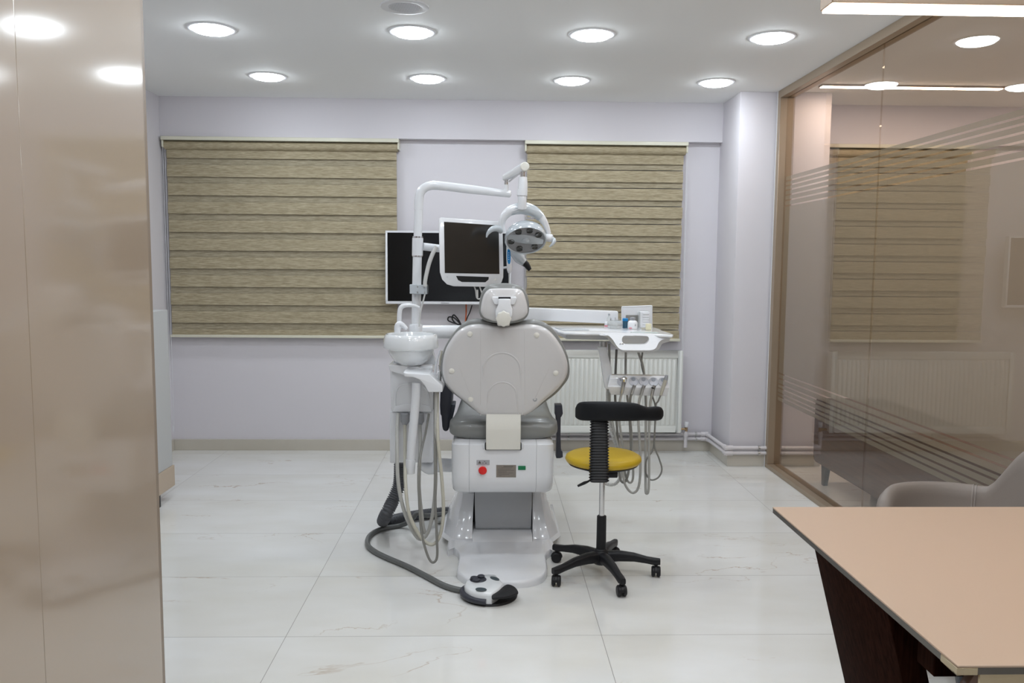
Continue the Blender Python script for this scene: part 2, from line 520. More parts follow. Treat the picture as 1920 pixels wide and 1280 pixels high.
# linear pendant over the desk
PX0, PX1, PZ = 0.69, 1.93, None
p_far = atx(1537, 25.5, PX0); p_near = atx(1553, 8, PX0 + .003)
PZ = p_far.z
PY1 = p_far.y; PY0 = PY1 - 0.062
pn = thing('linear_pendant_lamp', 'bronze linear pendant lamp with glowing underside above the desk', 'pendant lamp', ((PX0 + PX1) / 2, (PY0 + PY1) / 2, PZ))
build('housing', MB().box((PX0, PY0, PZ + .004), (PX1, PY1, PZ + .075)), LAMPHOUS, pn, bevel=0.0015, seg=1)
build('diffuser', MB().box((PX0 + .004, PY0 + .004, PZ - .001), (PX1 - .004, PY1 - .004, PZ + .0035)), DESKLED, pn)
build('added_uplight', MB().box((PX0 + .01, PY0 + .01, PZ + .075), (PX1 - .01, PY1 - .01, PZ + .077)), DESKLED, pn)  # unseen glowing strip added on top to brighten the ceiling
for x in (PX0 + .15, PX1 - .15):
    build('suspension_wire', MB().rod((x, (PY0 + PY1) / 2, PZ + .075), (x, (PY0 + PY1) / 2, H), .0012, 6), STEEL, pn)
pb = thing('linear_pendant_lamp', 'slim linear ceiling lamp glowing behind the glass partition', 'ceiling light', (2.76, 5.43, H))
build('housing', MB().box((2.15, 5.40, H - .012), (3.36, 5.46, H)), LAMPHOUS, pb, bevel=0.0015, seg=1)
build('diffuser', MB().box((2.16, 5.405, H - .015), (3.35, 5.455, H - .012)), PENDE, pb)
# unseen copies added to brighten the room behind the glass
for y, wd in ((3.6, 'above the middle sideboard'), (1.6, 'level with the desk')):
    for x, wx in ((2.9, 'nearer the glass'), (4.4, 'nearer the far wall')):
        copy_thing(pb, (x, y, H), 'added linear lamp %s, %s, out of the photo' % (wd, wx))
copy_thing(pb, (4.4, 5.43, H), 'added linear lamp in line with the slim glowing one, out of the photo')

# ------------------------------------------------------------------ zebra blinds
def blind(x0, x1, y, ztop, zbot, first_line, period, fh, rear_h, label, chain_left=True):
    t = thing('roller_blind', label, 'blind', ((x0 + x1) / 2, y, zbot), 'zebra roller blinds on the windows')
    c = MB()
    c.box((x0, y - .060, ztop - .026), (x1, y + .04, ztop))
    c.box((x0, y - .045, ztop - .075), (x0 + .012, y + .04, ztop - .022)); c.box((x1 - .012, y - .045, ztop - .075), (x1, y + .04, ztop - .022))
    build('cassette', c, CASS, t, bevel=0.002, seg=1)
    fx0, fx1 = x0 + .022, x1 - .022
    build('roller', MB().rod((x0 + .012, y - .008, ztop - .058), (x1 - .012, y - .008, ztop - .058), .031, 24), FABRIC, t)
    fr, rr = MB(), MB()
    def strip(m_, za, zb, yy, bulge, xa, xb):
        n = 6; lo = []
        prof = [(yy - bulge * (0.25 + 0.75 * math.sin(PI * (0.12 + 0.8 * k / n)) ), zb + (za - zb) * k / n) for k in range(n + 1)]
        pr = [(yy - bulge * 1.25, zb)] + prof[1:]
        r0 = [(xa, py, pz) for py, pz in pr] + [(xa, py + .002, pz) for py, pz in pr[::-1]]
        r1 = [(xb, p[1], p[2]) for p in r0]
        m_.loft([r0, r1])
    z = first_line
    top = ztop - .085
    while z > zbot + .03:
        jx = random.uniform(-.003, .003)
        za = min(z + fh, top + .02)
        strip(fr, za, z, y - .004, .005, fx0 + jx, fx1 + jx * .5)
        strip(rr, min(z, top) + .002, z - rear_h, y + .004, .002, fx0 - .003, fx1 - .002)
        z -= period
    if z + fh > zbot + .02:
        strip(fr, z + fh, zbot + .01, y - .004, .004, fx0, fx1)
    build('front_fabric', fr, FABRIC, t, smooth=60)
    build('rear_fabric', rr, FABRIC2, t, smooth=60)
    build('sheer_fabric', MB().box((fx0 - .012, y + .022, zbot + .01), (fx1, y + .0235, top + .03)), SHEER, t)
    build('bottom_rail', MB().box((fx0 - .012, y - .022, zbot), (fx1 + .006, y + .012, zbot + .020)), CASS, t, bevel=0.003, seg=2)
    xx = x0 + .005 if chain_left else x1 - .005
    ch = MB()
    ch.tube([(xx, y - .03, ztop - .06), (xx + .002, y - .032, 1.2), (xx + .006, y - .032, .22), (xx + .012, y - .03, .2), (xx + .016, y - .028, .24), (xx + .012, y - .02, 1.2), (xx + .01, y - .02, ztop - .06)], .0016, 6, 8)
    build('pull_chain', ch, WHITE2, t)
    return t

PER = 0.1326
blind(-2.362, -0.662, 6.095, 2.306, 0.857, 2.2135 - .055, PER, .084, .058, 'wide olive-tan zebra roller blind on the left window behind the television')
blind(0.250, 1.442, 6.095, 2.306, 0.845, 2.2135 - .065, PER * .985, .083, .041, 'narrower tan zebra roller blind right of the television with thin gaps', False)
blind(2.36, 3.56, 6.095, 2.306, 0.845, 2.2135 - .065, PER * .985, .083, .041, 'tan zebra roller blind behind the frosted glass partition', False)

# ------------------------------------------------------------------ radiator and pipes
def radiator(x0, x1, label):
    z0, z1, y0, y1 = .165, .782, 6.0, 6.09
    t = thing('radiator', label, 'radiator', ((x0 + x1) / 2, (y0 + y1) / 2, z0))
    b = MB().box((x0, y0 + .012, z0), (x1, y0 + .03, z1))
    b.box((x0, y0 + .004, z0), (x0 + .035, y0 + .012, z1)); b.box((x1 - .035, y0 + .004, z0), (x1, y0 + .012, z1))
    b.box((x0 + .035, y0 + .004, z1 - .055), (x1 - .035, y0 + .012, z1)); b.box((x0 + .035, y0 + .004, z0), (x1 - .035, y0 + .012, z0 + .05))
    build('front_panel', b, RADI, t, bevel=0.003, seg=2)
    n = int((x1 - x0 - .08) / .0335)
    fl = MB(); dx = (x1 - x0 - .08) / n
    for i in range(n):
        cx = x0 + .04 + (i + .5) * dx
        fl.loft([[(cx - dx * .36, y0 + .012, z), (cx - dx * .2, y0 + .003, z + s), (cx + dx * .2, y0 + .003, z + s), (cx + dx * .36, y0 + .012, z)] for z, s in ((z0 + .055, .014), (z1 - .06, -.014))], closed=False)
    o = build('pressed_flutes', fl, RADI, t, smooth=60)
    build('side_cover', MB().box((x1, y0 + .006, z0 + .006), (x1 + .004, y1, z1 - .004)), RADI, t)
    build('side_cover', MB().box((x0 - .004, y0 + .006, z0 + .006), (x0, y1, z1 - .004)), RADI, t)
    g = MB().box((x0, y0 + .03, z1 - .012), (x1, y1, z1 - .004))
    build('rear_panel', MB().box((x0, y1 - .012, z0), (x1, y1, z1 - .004)), RADI, t)
    build('top_grille', g, RADI, t)
    sl = MB(); k = int((x1 - x0) / .013)
    for i in range(k):
        xx = x0 + .006 + i * .013
        sl.prism([(xx, y0 + .034, z1 - .0035), (xx + .007, y0 + .034, z1 - .0035), (xx + .010, y1 - .02, z1 - .0035), (xx + .003, y1 - .02, z1 - .0035)], (0, 0, .0006))
    build('grille_slots', sl, DARK, t)
    return t

radiator(0.05, 1.432, 'white fluted panel radiator under the right window')
v = thing('radiator_valve', 'white radiator valve with brass body at the right end of the radiator', 'valve', (1.478, 6.05, .045))
build('valve_head', MB().lathe([(.014, 0), (.017, .004), (.017, .035), (.014, .04)], (1.485, 6.05, .20), n=20), WHITE2, v)
build('valve_body', MB().rod((1.437, 6.05, .185), (1.485, 6.05, .185), .009, 12).rod((1.485, 6.05, .165), (1.485, 6.05, .202), .011, 12), BRASS, v)
build('riser', MB().rod((1.482, 6.05, .045), (1.482, 6.05, .168), .0135, 16).rod((1.482, 6.05, .13), (1.482, 6.05, .158), .018, 16), PIPE, v)
def pipes(z, yb, yp, label):
    t = thing('heating_pipe', label, 'pipe', (0, yb, z - .014), 'heating pipes above the baseboard')
    m_ = MB().rod((0.02, yb, z), (1.655, yb, z), .0125, 14)
    m_.rod((1.655, yb, z), (1.668, yp, z), .0125, 14).rod((1.668, yp, z), (2.36, yp, z), .0125, 14)
    build('pipe', m_, PIPE, t)
    el = [MB(), MB()]
    for ei, (c, d) in enumerate( (((1.655, yb, z), (-1, 0, 0)), ((1.655, yb, z), (.03, -1, 0)), ((1.668, yp, z), (1, 0, 0)), ((1.668, yp, z), (-.03, 1, 0)))):
        c = Vector(c); d = Vector(d).normalized()
        el[ei // 2].rod(c - d * .012, c + d * .045, .0175, 16)
    for e in el: build('elbow', e, PIPE, t)
    for x, y in ((1.572, yb), (1.90, yp), (.6, yb)):
        k = MB().lathe([(.013, -.008), (.0165, -.007), (.0165, .007), (.013, .008)], (x, y, z), (1, 0, 0), n=16)
        build('pipe_clip', k, STEEL, t)
    return t
pipes(.137, 6.098, 5.628, 'upper of the two white heating pipes running above the baseboard')
pipes(.1, 6.098, 5.628, 'lower of the two white heating pipes running above the baseboard')

# ------------------------------------------------------------------ glass partition
gp = thing('glass_partition', 'floor-to-ceiling glass partition with champagne frame and frosted stripe film', 'glass partition', (GX, 2.4, 0))
Y0P, Y1P = -0.2, 5.645
build('top_rail', MB().box((1.95, Y0P, H - .05), (2.05, Y1P, H)), BRONZE, gp, bevel=0.002, seg=1)
build('bottom_rail', MB().box((1.95, Y0P, 0), (2.05, Y1P, .03)), BRONZE, gp, bevel=0.002, seg=1)
pm = MB().box((1.95, 5.59, .03), (2.05, Y1P, H - .05))
build('end_post', pm, BRONZE, gp, bevel=0.002, seg=1)
build('end_post_seal', MB().box((1.946, Y1P - .006, .0), (1.952, Y1P, H)), WHITE2, gp)
seams = [5.59, 4.236, 2.85, 1.45, 0.05]
def film_curves():
    # photo end points of the clear lines cut in the film, on the pane's near face
    X = GX + .0065
    topl = [((1465.6, 342), (1920, 218)), ((1465.6, 350.5), (1920, 232)), ((1465.6, 359), (1920, 248)), ((1465.6, 368), (1920, 264.5)), ((1465.6, 377.5), (1920, 280)), ((1465.6, 387.5), (1920, 297))]
    botl = [((1452.5, 696.5), (1750, 806.7)), ((1452.5, 706), (1745, 820.8)), ((1452.5, 716), (1707, 821)), ((1452.5, 723.6), (1679, 820)), ((1452.5, 732.4), (1657.5, 824)), ((1452.5, 739), (1635.6, 824.7))]
    def line(a, b):
        p, q = atx(*a, X), atx(*b, X)
        s = (q.z - p.z) / (q.y - p.y)
        return (p.z - s * p.y, s)
    return [line(*l) for l in topl], [line(*l) for l in botl]
TL, BL = film_curves()
TL = [(TL[0][0] + .03 + (-.006) * 5.6 + .0336 * 0, TL[0][1])] + TL if False else TL
for i in range(len(seams) - 1):
    ya, yb = seams[i + 1] + .0015, seams[i] - .0015
    o = build('glass_pane', MB().box((GX - .005, ya, .03), (GX + .005, yb, H - .05)), GLASS, gp)
    fm = MB()
    ys = [ya + (yb - ya) * k / 12 for k in range(13)]
    def band(lo, hi, glo, ghi):
        # film between line lo (below) and hi (above), leaving the clear line's half width
        for k in range(12):
            q = []
            for y in (ys[k], ys[k + 1]):
                zl = min(H - .05, max(.03, lo[0] + lo[1] * y + glo)); zh = min(H - .05, max(.03, hi[0] + hi[1] * y - ghi))
                q.append((y, zl, zh))
            if q[0][2] - q[0][1] < 1e-4 and q[1][2] - q[1][1] < 1e-4: continue
            X = GX + .0065
            fm.add([(X, q[0][0], q[0][1]), (X, q[1][0], q[1][1]), (X, q[1][0], q[1][2]), (X, q[0][0], q[0][2])], [(0, 1, 2, 3)])
    hw = .005
    topedge = (TL[0][0] + .030 + .0, TL[0][1])
    band(TL[0], topedge, hw, 0)
    for a in range(5): band(TL[a + 1], TL[a], hw, hw)
    band(BL[0], TL[5], hw, hw)
    for a in range(5): band(BL[a + 1], BL[a], hw, hw)
    botedge = (BL[5][0] - .030, BL[5][1])
    band(botedge, BL[5], 0, hw)
    build('frosted_film', fm, FILM, o)

# ------------------------------------------------------------------ behind the glass: sideboard
sx = 2.13
pA = atx(1529, 744, sx); pB = atx(1530, 862, sx)
ye = pA.y; zt = pA.z; zb = atx(1560, 884, sx).z
sb = thing('sideboard', 'low brown wooden sideboard with rounded corners on dark legs behind the glass', 'sideboard', (2.35, 3.9, 0))
y0s, r = 2.75, .05
out = []
for cx_, cz_, a0 in ((y0s + r, zb + r, 180), (ye - r, zb + r, 270), (ye - r, zt - r, 0), (y0s + r, zt - r, 90)):
    for k in range(6):
        a = math.radians(a0 + 90 * k / 5)
        out.append((sx, cx_ + r * math.cos(a), cz_ + r * math.sin(a)))
build('body', MB().prism(out, (.42, 0, 0)), WALNUT2, sb, bevel=0.003, seg=2)
for y in (ye - .14, y0s + .14):
    for x in (sx + .03, sx + .36):
        d = 1 if y > 4 else -1
        lg = MB().prism([(x, y + .075 * d, zb), (x, y + .060 * d, 0), (x, y + .030 * d, 0), (x, y - .0 * d, zb - .035), (x, y - .05 * d, zb)], (.03, 0, 0))
        build('leg', lg, BLUEBLK, sb, bevel=0.002, seg=1)

# ------------------------------------------------------------------ left foreground: tall tan cabinet, white cabinet
cab = thing('tall_cabinet', 'tall glossy tan lacquered cabinet filling the left foreground', 'cabinet', (-1.2, 1.0, 0))
CX = -0.9
build('carcass', MB().box((-1.5, -0.35, 0.0), (CX - .022, 2.195, 2.45)), TANEDGE, cab)
for a, b in ((1.6225, 2.197), (1.027, 1.6215), (.43, 1.026), (-.17, .429)):
    build('door', MB().box((CX - .02, a, .02), (CX, b, 2.45)), TANGLOSS, cab, bevel=0.0008, seg=1)
build('end_panel', MB().box((-1.5, 2.197, 0), (CX - .001, 2.217, 2.45)), TANEDGE, cab, bevel=0.001, seg=1)
wc = thing('white_cabinet', 'white cabinet with beige plinth behind the tan cabinet edge', 'cabinet', (-2.1, 4.4, 0))
build('body', MB().box((-2.36, 3.6, .20), (-1.892, 4.862, 1.13)), CABW, wc, bevel=0.002, seg=1)
build('plinth', MB().box((-2.36, 3.6, .075), (-1.885, 4.875, .20)), TANLAM, wc, bevel=0.002, seg=1)
for x, y in ((-1.91, 4.66), (-2.3, 4.66), (-1.91, 3.8), (-2.3, 3.8)):
    build('foot', MB().box((x - .02, y - .02, 0), (x + .015, y + .02, .075)), BLACKP, wc)

# ------------------------------------------------------------------ television and its cables
a = at(722.5, 432, 6.0); b = at(957, 574, 6.0)
tvx0, tvx1, tvz0, tvz1 = a.x, b.x + .002, b.z + .012, a.z
tv = thing('television', 'flat television with thin white frame on the wall between the blinds', 'television', ((tvx0 + tvx1) / 2, 6.03, tvz0))
fr = MB()
bz = .014
fr.box((tvx0, 6.0, tvz0), (tvx1, 6.045, tvz0 + .020)); fr.box((tvx0, 6.0, tvz1 - bz), (tvx1, 6.045, tvz1))
fr.box((tvx0, 6.0, tvz0 + .02), (tvx0 + bz, 6.045, tvz1 - bz)); fr.box((tvx1 - bz, 6.0, tvz0 + .02), (tvx1, 6.045, tvz1 - bz))
build('frame', fr, WHITE2, tv, bevel=0.002, seg=1)
build('screen', MB().box((tvx0 + bz, 6.004, tvz0 + .02), (tvx1 - bz, 6.04, tvz1 - bz)), TVSCREEN, tv)
build('logo_badge', MB().box((tvx0 + .40, 5.9985, tvz0 + .007), (tvx0 + .46, 6.0, tvz0 + .012)), GREYP, tv)
build('wall_mount', MB().box((-.5, 6.045, 1.25), (-.1, WB, 1.5)), DARK, tv)
cb = thing('cable_bundle', 'coiled black cable with an orange one hanging below the television', 'cable', (-.25, 6.11, 1.0))
def pix(pts, Y): return [at(x, y, Y) for x, y in pts]
build('orange_cable', MB().tube(pix([(874, 570), (874, 585), (872, 610), (868, 640)], 6.1), .005, 8), mat('orange_cable', (.6, .12, .03), .4), cb)
build('black_cable', MB().tube(pix([(885, 572), (881, 585), (874, 602), (868, 640)], 6.1), .004, 8)
      .tube(pix([(866, 612), (856, 607), (847, 604), (840, 600), (842, 594), (852, 596), (862, 606), (866, 612)], 6.1), .005, 8)
      .tube(pix([(866, 612), (860, 600), (851, 590), (848, 598), (856, 607), (866, 609), (870, 616)], 6.11), .005, 8), BLACKP, cb)

# ------------------------------------------------------------------ dental chair
ch = thing('dental_chair', 'white dental chair with grey vinyl seat, seen from behind', 'dental chair', (0.07, 4.1, 0))
# floor plate
po = [(838, 1024), (850, 1026), (858, 1032), (860.5, 1041), (859, 1053), (856.5, 1067), (861, 1074), (877, 1083), (908, 1088), (940, 1089.5), (972, 1089), (1000, 1085), (1018, 1078), (1026, 1066), (1025, 1050), (1023.5, 1040), (1027, 1034), (1034, 1029.5), (1041, 1026)]
top = [atz(x, y, .034) for x, y in po]
half = top + [Vector((top[-1].x - .02, 4.45, .034)), Vector((top[-1].x - .1, 4.62, .034)), Vector((top[0].x + .1, 4.62, .034)), Vector((top[0].x + .02, 4.45, .034))]
ring = catmull(half, 3, True)
c0 = sum(ring, Vector()) / len(ring)
rings = [[Vector((p.x, p.y, 0)) for p in ring_scale(ring, 1.0, c=c0)], [Vector((p.x, p.y, .022)) for p in ring], [Vector((p.x, p.y, .031)) for p in ring_scale(ring, .985, c=c0)], [Vector((p.x, p.y, .035)) for p in ring_scale(ring, .96, c=c0)]]
build('base_plate', MB().loft(rings), WHITE, ch, smooth=50)
# flanking shrouds and the step between them
def shroud(outer, inner, sgn):
    yb, yt = 3.965, 4.10
    rows = []
    n = len(outer)
    for k in range(n):
        t = k / (n - 1); Y = yb + (yt - yb) * t ** .7
        o_ = at(*outer[k], Y); i_ = at(*inner[k], Y)
        back = 4.62 - .30 * t
        side = sgn * (.055 - .03 * t)
        rows.append([i_, o_, o_ + Vector((side, .10, 0)), Vector((o_.x + side, back, o_.z)), Vector((i_.x, back, i_.z))])
    z0_ = [Vector((p.x, p.y, .03)) for p in rows[0]]
    return MB().loft([z0_] + rows)
ol = [(846, 1017), (849, 1010), (856, 985), (861, 960), (865, 945), (868, 925)]
il = [(885, 1017), (885.5, 1010), (886, 985), (887, 960), (888, 945), (889, 925)]
build('shroud', shroud(ol, il, -1), WHITE, ch, bevel=0.012, seg=3)
orr = [(1034, 1017), (1031, 1010), (1024, 985), (1019, 960), (1016.5, 945), (1014, 925)]
ir = [(999, 1017), (999, 1010), (998.8, 985), (998.6, 960), (998.6, 945), (998.6, 925)]
build('shroud', shroud(orr, ir, 1), WHITE, ch, bevel=0.012, seg=3)
a = at(885.5, 999, 4.02); b = at(999, 1016, 3.965)
build('step_cover', MB().prism([(a.x, 3.955, .03), (a.x, 4.02, a.z), (a.x, 4.3, a.z), (a.x, 4.3, .03)], (b.x - a.x, 0, 0)), WHITE, ch, bevel=0.006, seg=2)
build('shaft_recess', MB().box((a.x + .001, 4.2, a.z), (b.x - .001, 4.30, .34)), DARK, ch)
# lift cover with rounded bottom
l0, l1 = at(890, 940, 4.1), at(997, 940, 4.1)
ltop, lbot = .36, at(945, 995, 4.06).z
prof = [(4.15, ltop), (4.08, ltop), (4.055, (ltop + lbot) / 2), (4.06, lbot + .02), (4.075, lbot + .004), (4.1, lbot), (4.15, lbot)]
r0 = [Vector((l0.x + .004 * (k > 2), y, z)) for k, (y, z) in enumerate(prof)]
r1 = [Vector((l1.x - .004 * (k > 2), y, z)) for k, (y, z) in enumerate(prof)]
build('lift_cover', MB().loft([r0, r1]), mat('lift_cover_grey', (0.50, 0.515, 0.53), 0.42), ch, bevel=0.006, seg=2)
# seat housing: centre and two side covers
YH = 3.72
def hz(py): return at(940, py, YH).z
zt_, zb_ = hz(829), hz(928)
def housing(x0, x1, cutl, cutr, top_in=None):
    yb2 = 4.42
    R = .05
    def prof_at(x, shrink):
        pts = []
        s = shrink
        pts += [(YH + s, zt_ - .012 - s * .1), (YH + s, zb_ + .09)]
        for k in range(1, 6):
            a_ = math.radians(90 * k / 5)
            pts.append((YH + s + R * (1 - math.cos(a_)) * 1.0, zb_ + .09 - (.09 - s * .5) * math.sin(a_)))
        pts += [(yb2 - s, zb_ + s * .5), (yb2 - s, zt_ - s * .4), (YH + .02 + s, zt_ - s * .4)]
        return [Vector((x, y, z)) for y, z in pts]
    xs_ = []
    if cutl:
        xs_ += [(x0, .045), (x0 + .006, .022), (x0 + .018, .008), (x0 + .035, 0)]
    else: xs_ += [(x0, 0)]
    if cutr:
        xs_ += [(x1 - .035, 0), (x1 - .018, .008), (x1 - .006, .022), (x1, .045)]
    else: xs_ += [(x1, 0)]
    return MB().loft([prof_at(x, s) for x, s in xs_])
hx = [at(x, 880, YH).x for x in (846, 880, 1005.5, 1039)]
build('side_cover', housing(hx[0], hx[1] - .001, True, False), WHITE, ch, smooth=35)
build('side_cover', housing(hx[2] + .001, hx[3], False, True), WHITE, ch, smooth=35)
build('centre_cover', housing(hx[1], hx[2], False, False), WHITE, ch, smooth=35)
# inner body fills the housing seams
build('housing_core', MB().box((hx[0] + .06, YH + .02, zb_ + .06), (hx[3] - .06, 4.40, zt_ - .01)), GREYP, ch)
yf = YH - .0005
def plate(px0, py0, px1, py1, th=.002, Y=YH):
    p, q = at(px0, py0, Y), at(px1, py1, Y)
    return MB().box((p.x, Y - th, q.z), (q.x, Y + .002, p.z))
sl_ = build('warning_label', plate(893.5, 862, 918, 871.5, .0012), STICK, ch)
q = at(899.5, 866.5, YH)
build('warning_triangle', MB().prism([(q.x - .007, YH - .0012, q.z - .005), (q.x + .007, YH - .0012, q.z - .005), (q.x, YH - .0012, q.z + .008)], (0, -.0006, 0)), PRINT, sl_)
build('label_icons', MB().add([], []).box((at(908, 0, YH).x, YH - .0018, q.z - .004), (at(910, 0, YH).x, YH - .0012, q.z - .001)).box((at(911.5, 0, YH).x, YH - .0018, q.z + .003), (at(913.5, 0, YH).x, YH - .0012, q.z + .006)).box((at(914, 0, YH).x, YH - .0018, q.z - .005), (at(916, 0, YH).x, YH - .0012, q.z - .001)), PRINT, sl_)
rc = at(905, 880.5, YH)
build('red_emergency_button', MB().lathe([(.013, 0), (.013, .006), (.0185, .009), (.0195, .014), (.017, .018), (.0001, .020)], (rc.x, YH, rc.z), (0, -1, 0), n=28), RED, ch)
np_ = build('name_plate', plate(930.5, 871.5, 967.5, 894.5, .0012), PLATE, ch)
ln = MB(); zz0 = at(0, 871.5, YH)
for i, (xa, xb) in enumerate([(944, 962), (940, 960), (933, 958), (933, 964), (933, 950), (934, 962), (933, 955), (935, 940)]):
    zc = at(948, 874 + i * 2.5, YH).z
    ln.box((at(xa, 880, YH).x, YH - .0016, zc - (.0014 if i == 0 else .0006)), (at(xb, 880, YH).x, YH - .0012, zc + (.0014 if i == 0 else .0006)))
va, vb, vc = at(932.5, 873.5, YH), at(935, 877, YH), at(938, 873, YH)
ln.tube([va + Vector((0, -.0003, 0)), vb + Vector((0, -.0003, 0)), vc + Vector((0, -.0003, 0))], .0007, 6, 1)
build('plate_print', ln, PRINT, np_)
build('green_switch', plate(971.5, 873, 985.5, 880.5, .004), GREEN, ch, bevel=0.001, seg=1)
# cream bracket joining seat and backrest
p0, p1 = at(911.5, 777, 3.70), at(976, 843, 3.70)
bx0, bx1 = p0.x, p1.x
prof = [(3.735, p0.z + .05), (3.70, p0.z), (3.692, at(0, 802, 3.69).z), (3.692, at(0, 806, 3.69).z), (3.70, p1.z), (3.725, p1.z), (3.76, p0.z + .05)]
build('back_support', MB().loft([[Vector((x, y, z)) for y, z in prof] for x in (bx0, bx1)]), CREAM, ch, bevel=0.002, seg=1)
build('support_slot', MB().box((bx0 - .004, 3.712, p1.z - .004), (bx1 + .004, 3.722, p1.z + .03)), DARK, ch)
build('slot_surround', MB().box((bx0 - .016, 3.717, p1.z - .0), (bx0 - .005, 3.724, zt_ - .004)).box((bx1 + .005, 3.717, p1.z), (bx1 + .016, 3.724, zt_ - .004)), WHITE2, ch, bevel=.002, seg=1)
# backrest shell
bo = [(945, 611), (922, 609), (898, 607), (878, 609.5), (859, 620), (845, 637), (834, 658), (829, 683), (830, 706), (836.5, 721), (848.5, 735), (867, 750), (886, 766), (899, 777), (911, 779.5), (945, 780), (978, 780), (992, 776), (1006, 766), (1023, 750), (1040, 736), (1053, 722), (1062, 708), (1065.5, 692), (1063, 673), (1053.5, 650), (1039, 629), (1025, 616), (1008, 609), (990, 607.5), (968, 609)]
def yb_(py): return 3.64 + (py - 607) / 173 * .08
def backring(pts, dy, grow=0):
    R = catmull([at(x, y, yb_(y) + dy) for x, y in pts], 3, True)
    return R
base = backring(bo, 0)
cB = Vector((sum(p.x for p in base) / len(base), 0, sum(p.z for p in base) / len(base)))
zT_, zB_ = at(945, 607, 3.64).z, at(945, 780, 3.72).z
def yplane(z): return 3.64 + .08 * (zT_ - z) / (zT_ - zB_)
def rr(k, dy):
    return [Vector((cB.x + (p.x - cB.x) * k, yplane(cB.z + (p.z - cB.z) * k) + dy, cB.z + (p.z - cB.z) * k)) for p in base]
build('backrest_shell', MB().loft([rr(.995, .03), rr(1.0, .014), rr(.99, .002), rr(.972, -.010), rr(.945, -.016), rr(.90, -.019), rr(.75, -.021), rr(.45, -.024), rr(.15, -.025)], cap0=True), SHELL, ch, smooth=60)
# raised centre panel following the shell, with arches
def shell_y(x, z):
    # depth of the shell surface at (x, z): how far out towards the outline the point lies
    px_, pz_ = x - cB.x, z - cB.z
    rr_ = 0
    for a_, b_ in zip(base, base[1:] + base[:1]):
        ax, az, bx, bz_2 = a_.x - cB.x, a_.z - cB.z, b_.x - cB.x, b_.z - cB.z
        den = ax * bz_2 - az * bx
        if abs(den) < 1e-12: continue
        u_, v_ = (px_ * bz_2 - pz_ * bx) / den, (ax * pz_ - az * px_) / den
        if u_ >= -1e-6 and v_ >= -1e-6: rr_ = u_ + v_; break
    rr_ = min(1, rr_)
    base_y = yplane(z)
    pts = [(0, -.025), (.15, -.025), (.45, -.024), (.75, -.021), (.90, -.019), (.945, -.016), (1.0, 0)]
    for (a_, ya), (b_, yb3) in zip(pts, pts[1:]):
        if rr_ <= b_: return base_y + ya + (yb3 - ya) * (rr_ - a_) / (b_ - a_)
    return base_y
def sh(px, py, lift):
    p = at(px, py, 3.64); 
    for _ in range(4):
        p = at(px, py, shell_y(p.x, p.z) - lift)
    return p
def arch(cx, top_, bot, hw_, lift, r_):
    pts = []
    for k in range(17):
        a_ = PI * k / 16
        pts.append((cx - hw_ * math.cos(a_), top_ + hw_ * .95 - hw_ * .95 * math.sin(a_)))
    pts = [(cx - hw_ - 3, bot)] + pts + [(cx + hw_ + 3, bot)]
    return MB().tube([sh(x, y, lift) for x, y in pts], r_, 8, 2)
build('arch_rib', arch(941, 661, 776, 35, -.0015, .0045), SHELL, ch)
build('arch_rib', arch(942, 716, 776, 27, -.0015, .0045), SHELL, ch)
for a_, b_ in (((901, 620), (901, 778)), ((984, 620), (984, 778)), ((862, 690), (892, 764)), ((1030, 690), (1000, 752))):
    pts = [(a_[0] + (b_[0] - a_[0]) * k / 8, a_[1] + (b_[1] - a_[1]) * k / 8) for k in range(9)]
    build('shell_crease', MB().tube([sh(x, y, -.0022) for x, y in pts], .003, 6, 1), SHELL, ch)
for x, y in ((881, 626), (1006, 628), (847, 695), (1042, 699), (882.5, 748)):
    p = sh(x, y, -.002)
    build('rubber_bumper', MB().lathe([(.013, 0), (.012, .004), (.008, .006), (.0001, .0065)], p, (0, -1, 0), n=20), CREAM, ch)
p = sh(1003, 748.5, -.001)
build('screw_hole', MB().lathe([(.010, 0), (.010, .002), (.006, .002), (.006, -.002), (.0001, -.002)], p, (0, -1, 0), n=20), GREYP, ch)
# cushion behind the shell
co = [(945, 607), (930, 603), (905, 597.5), (880, 599), (862, 611), (845, 631), (832, 655), (827, 682), (829, 706), (837, 722), (850, 736), (868, 750), (890, 768), (912, 776), (945, 777), (978, 776), (1000, 768), (1023, 751), (1043, 736), (1057, 720), (1065.5, 707), (1067.5, 690), (1064, 667), (1054, 643), (1040, 620), (1024, 606), (1008, 600), (990, 598.5), (965, 604)]
cr = catmull([at(x, y, yb_(y) + .05) for x, y in co], 3, True)
cc = Vector((cB.x, 0, cB.z))
def r2(k, dy): return [Vector((cc.x + (p.x - cc.x) * k, p.y + dy, cc.z + (p.z - cc.z) * k)) for p in cr]
build('backrest_cushion', MB().loft([r2(.93, -.034), r2(.985, -.03), r2(1.0, -.015), r2(1.0, .01), r2(.97, .035), r2(.88, .05), r2(.5, .062)]), VINYL, ch, smooth=70)
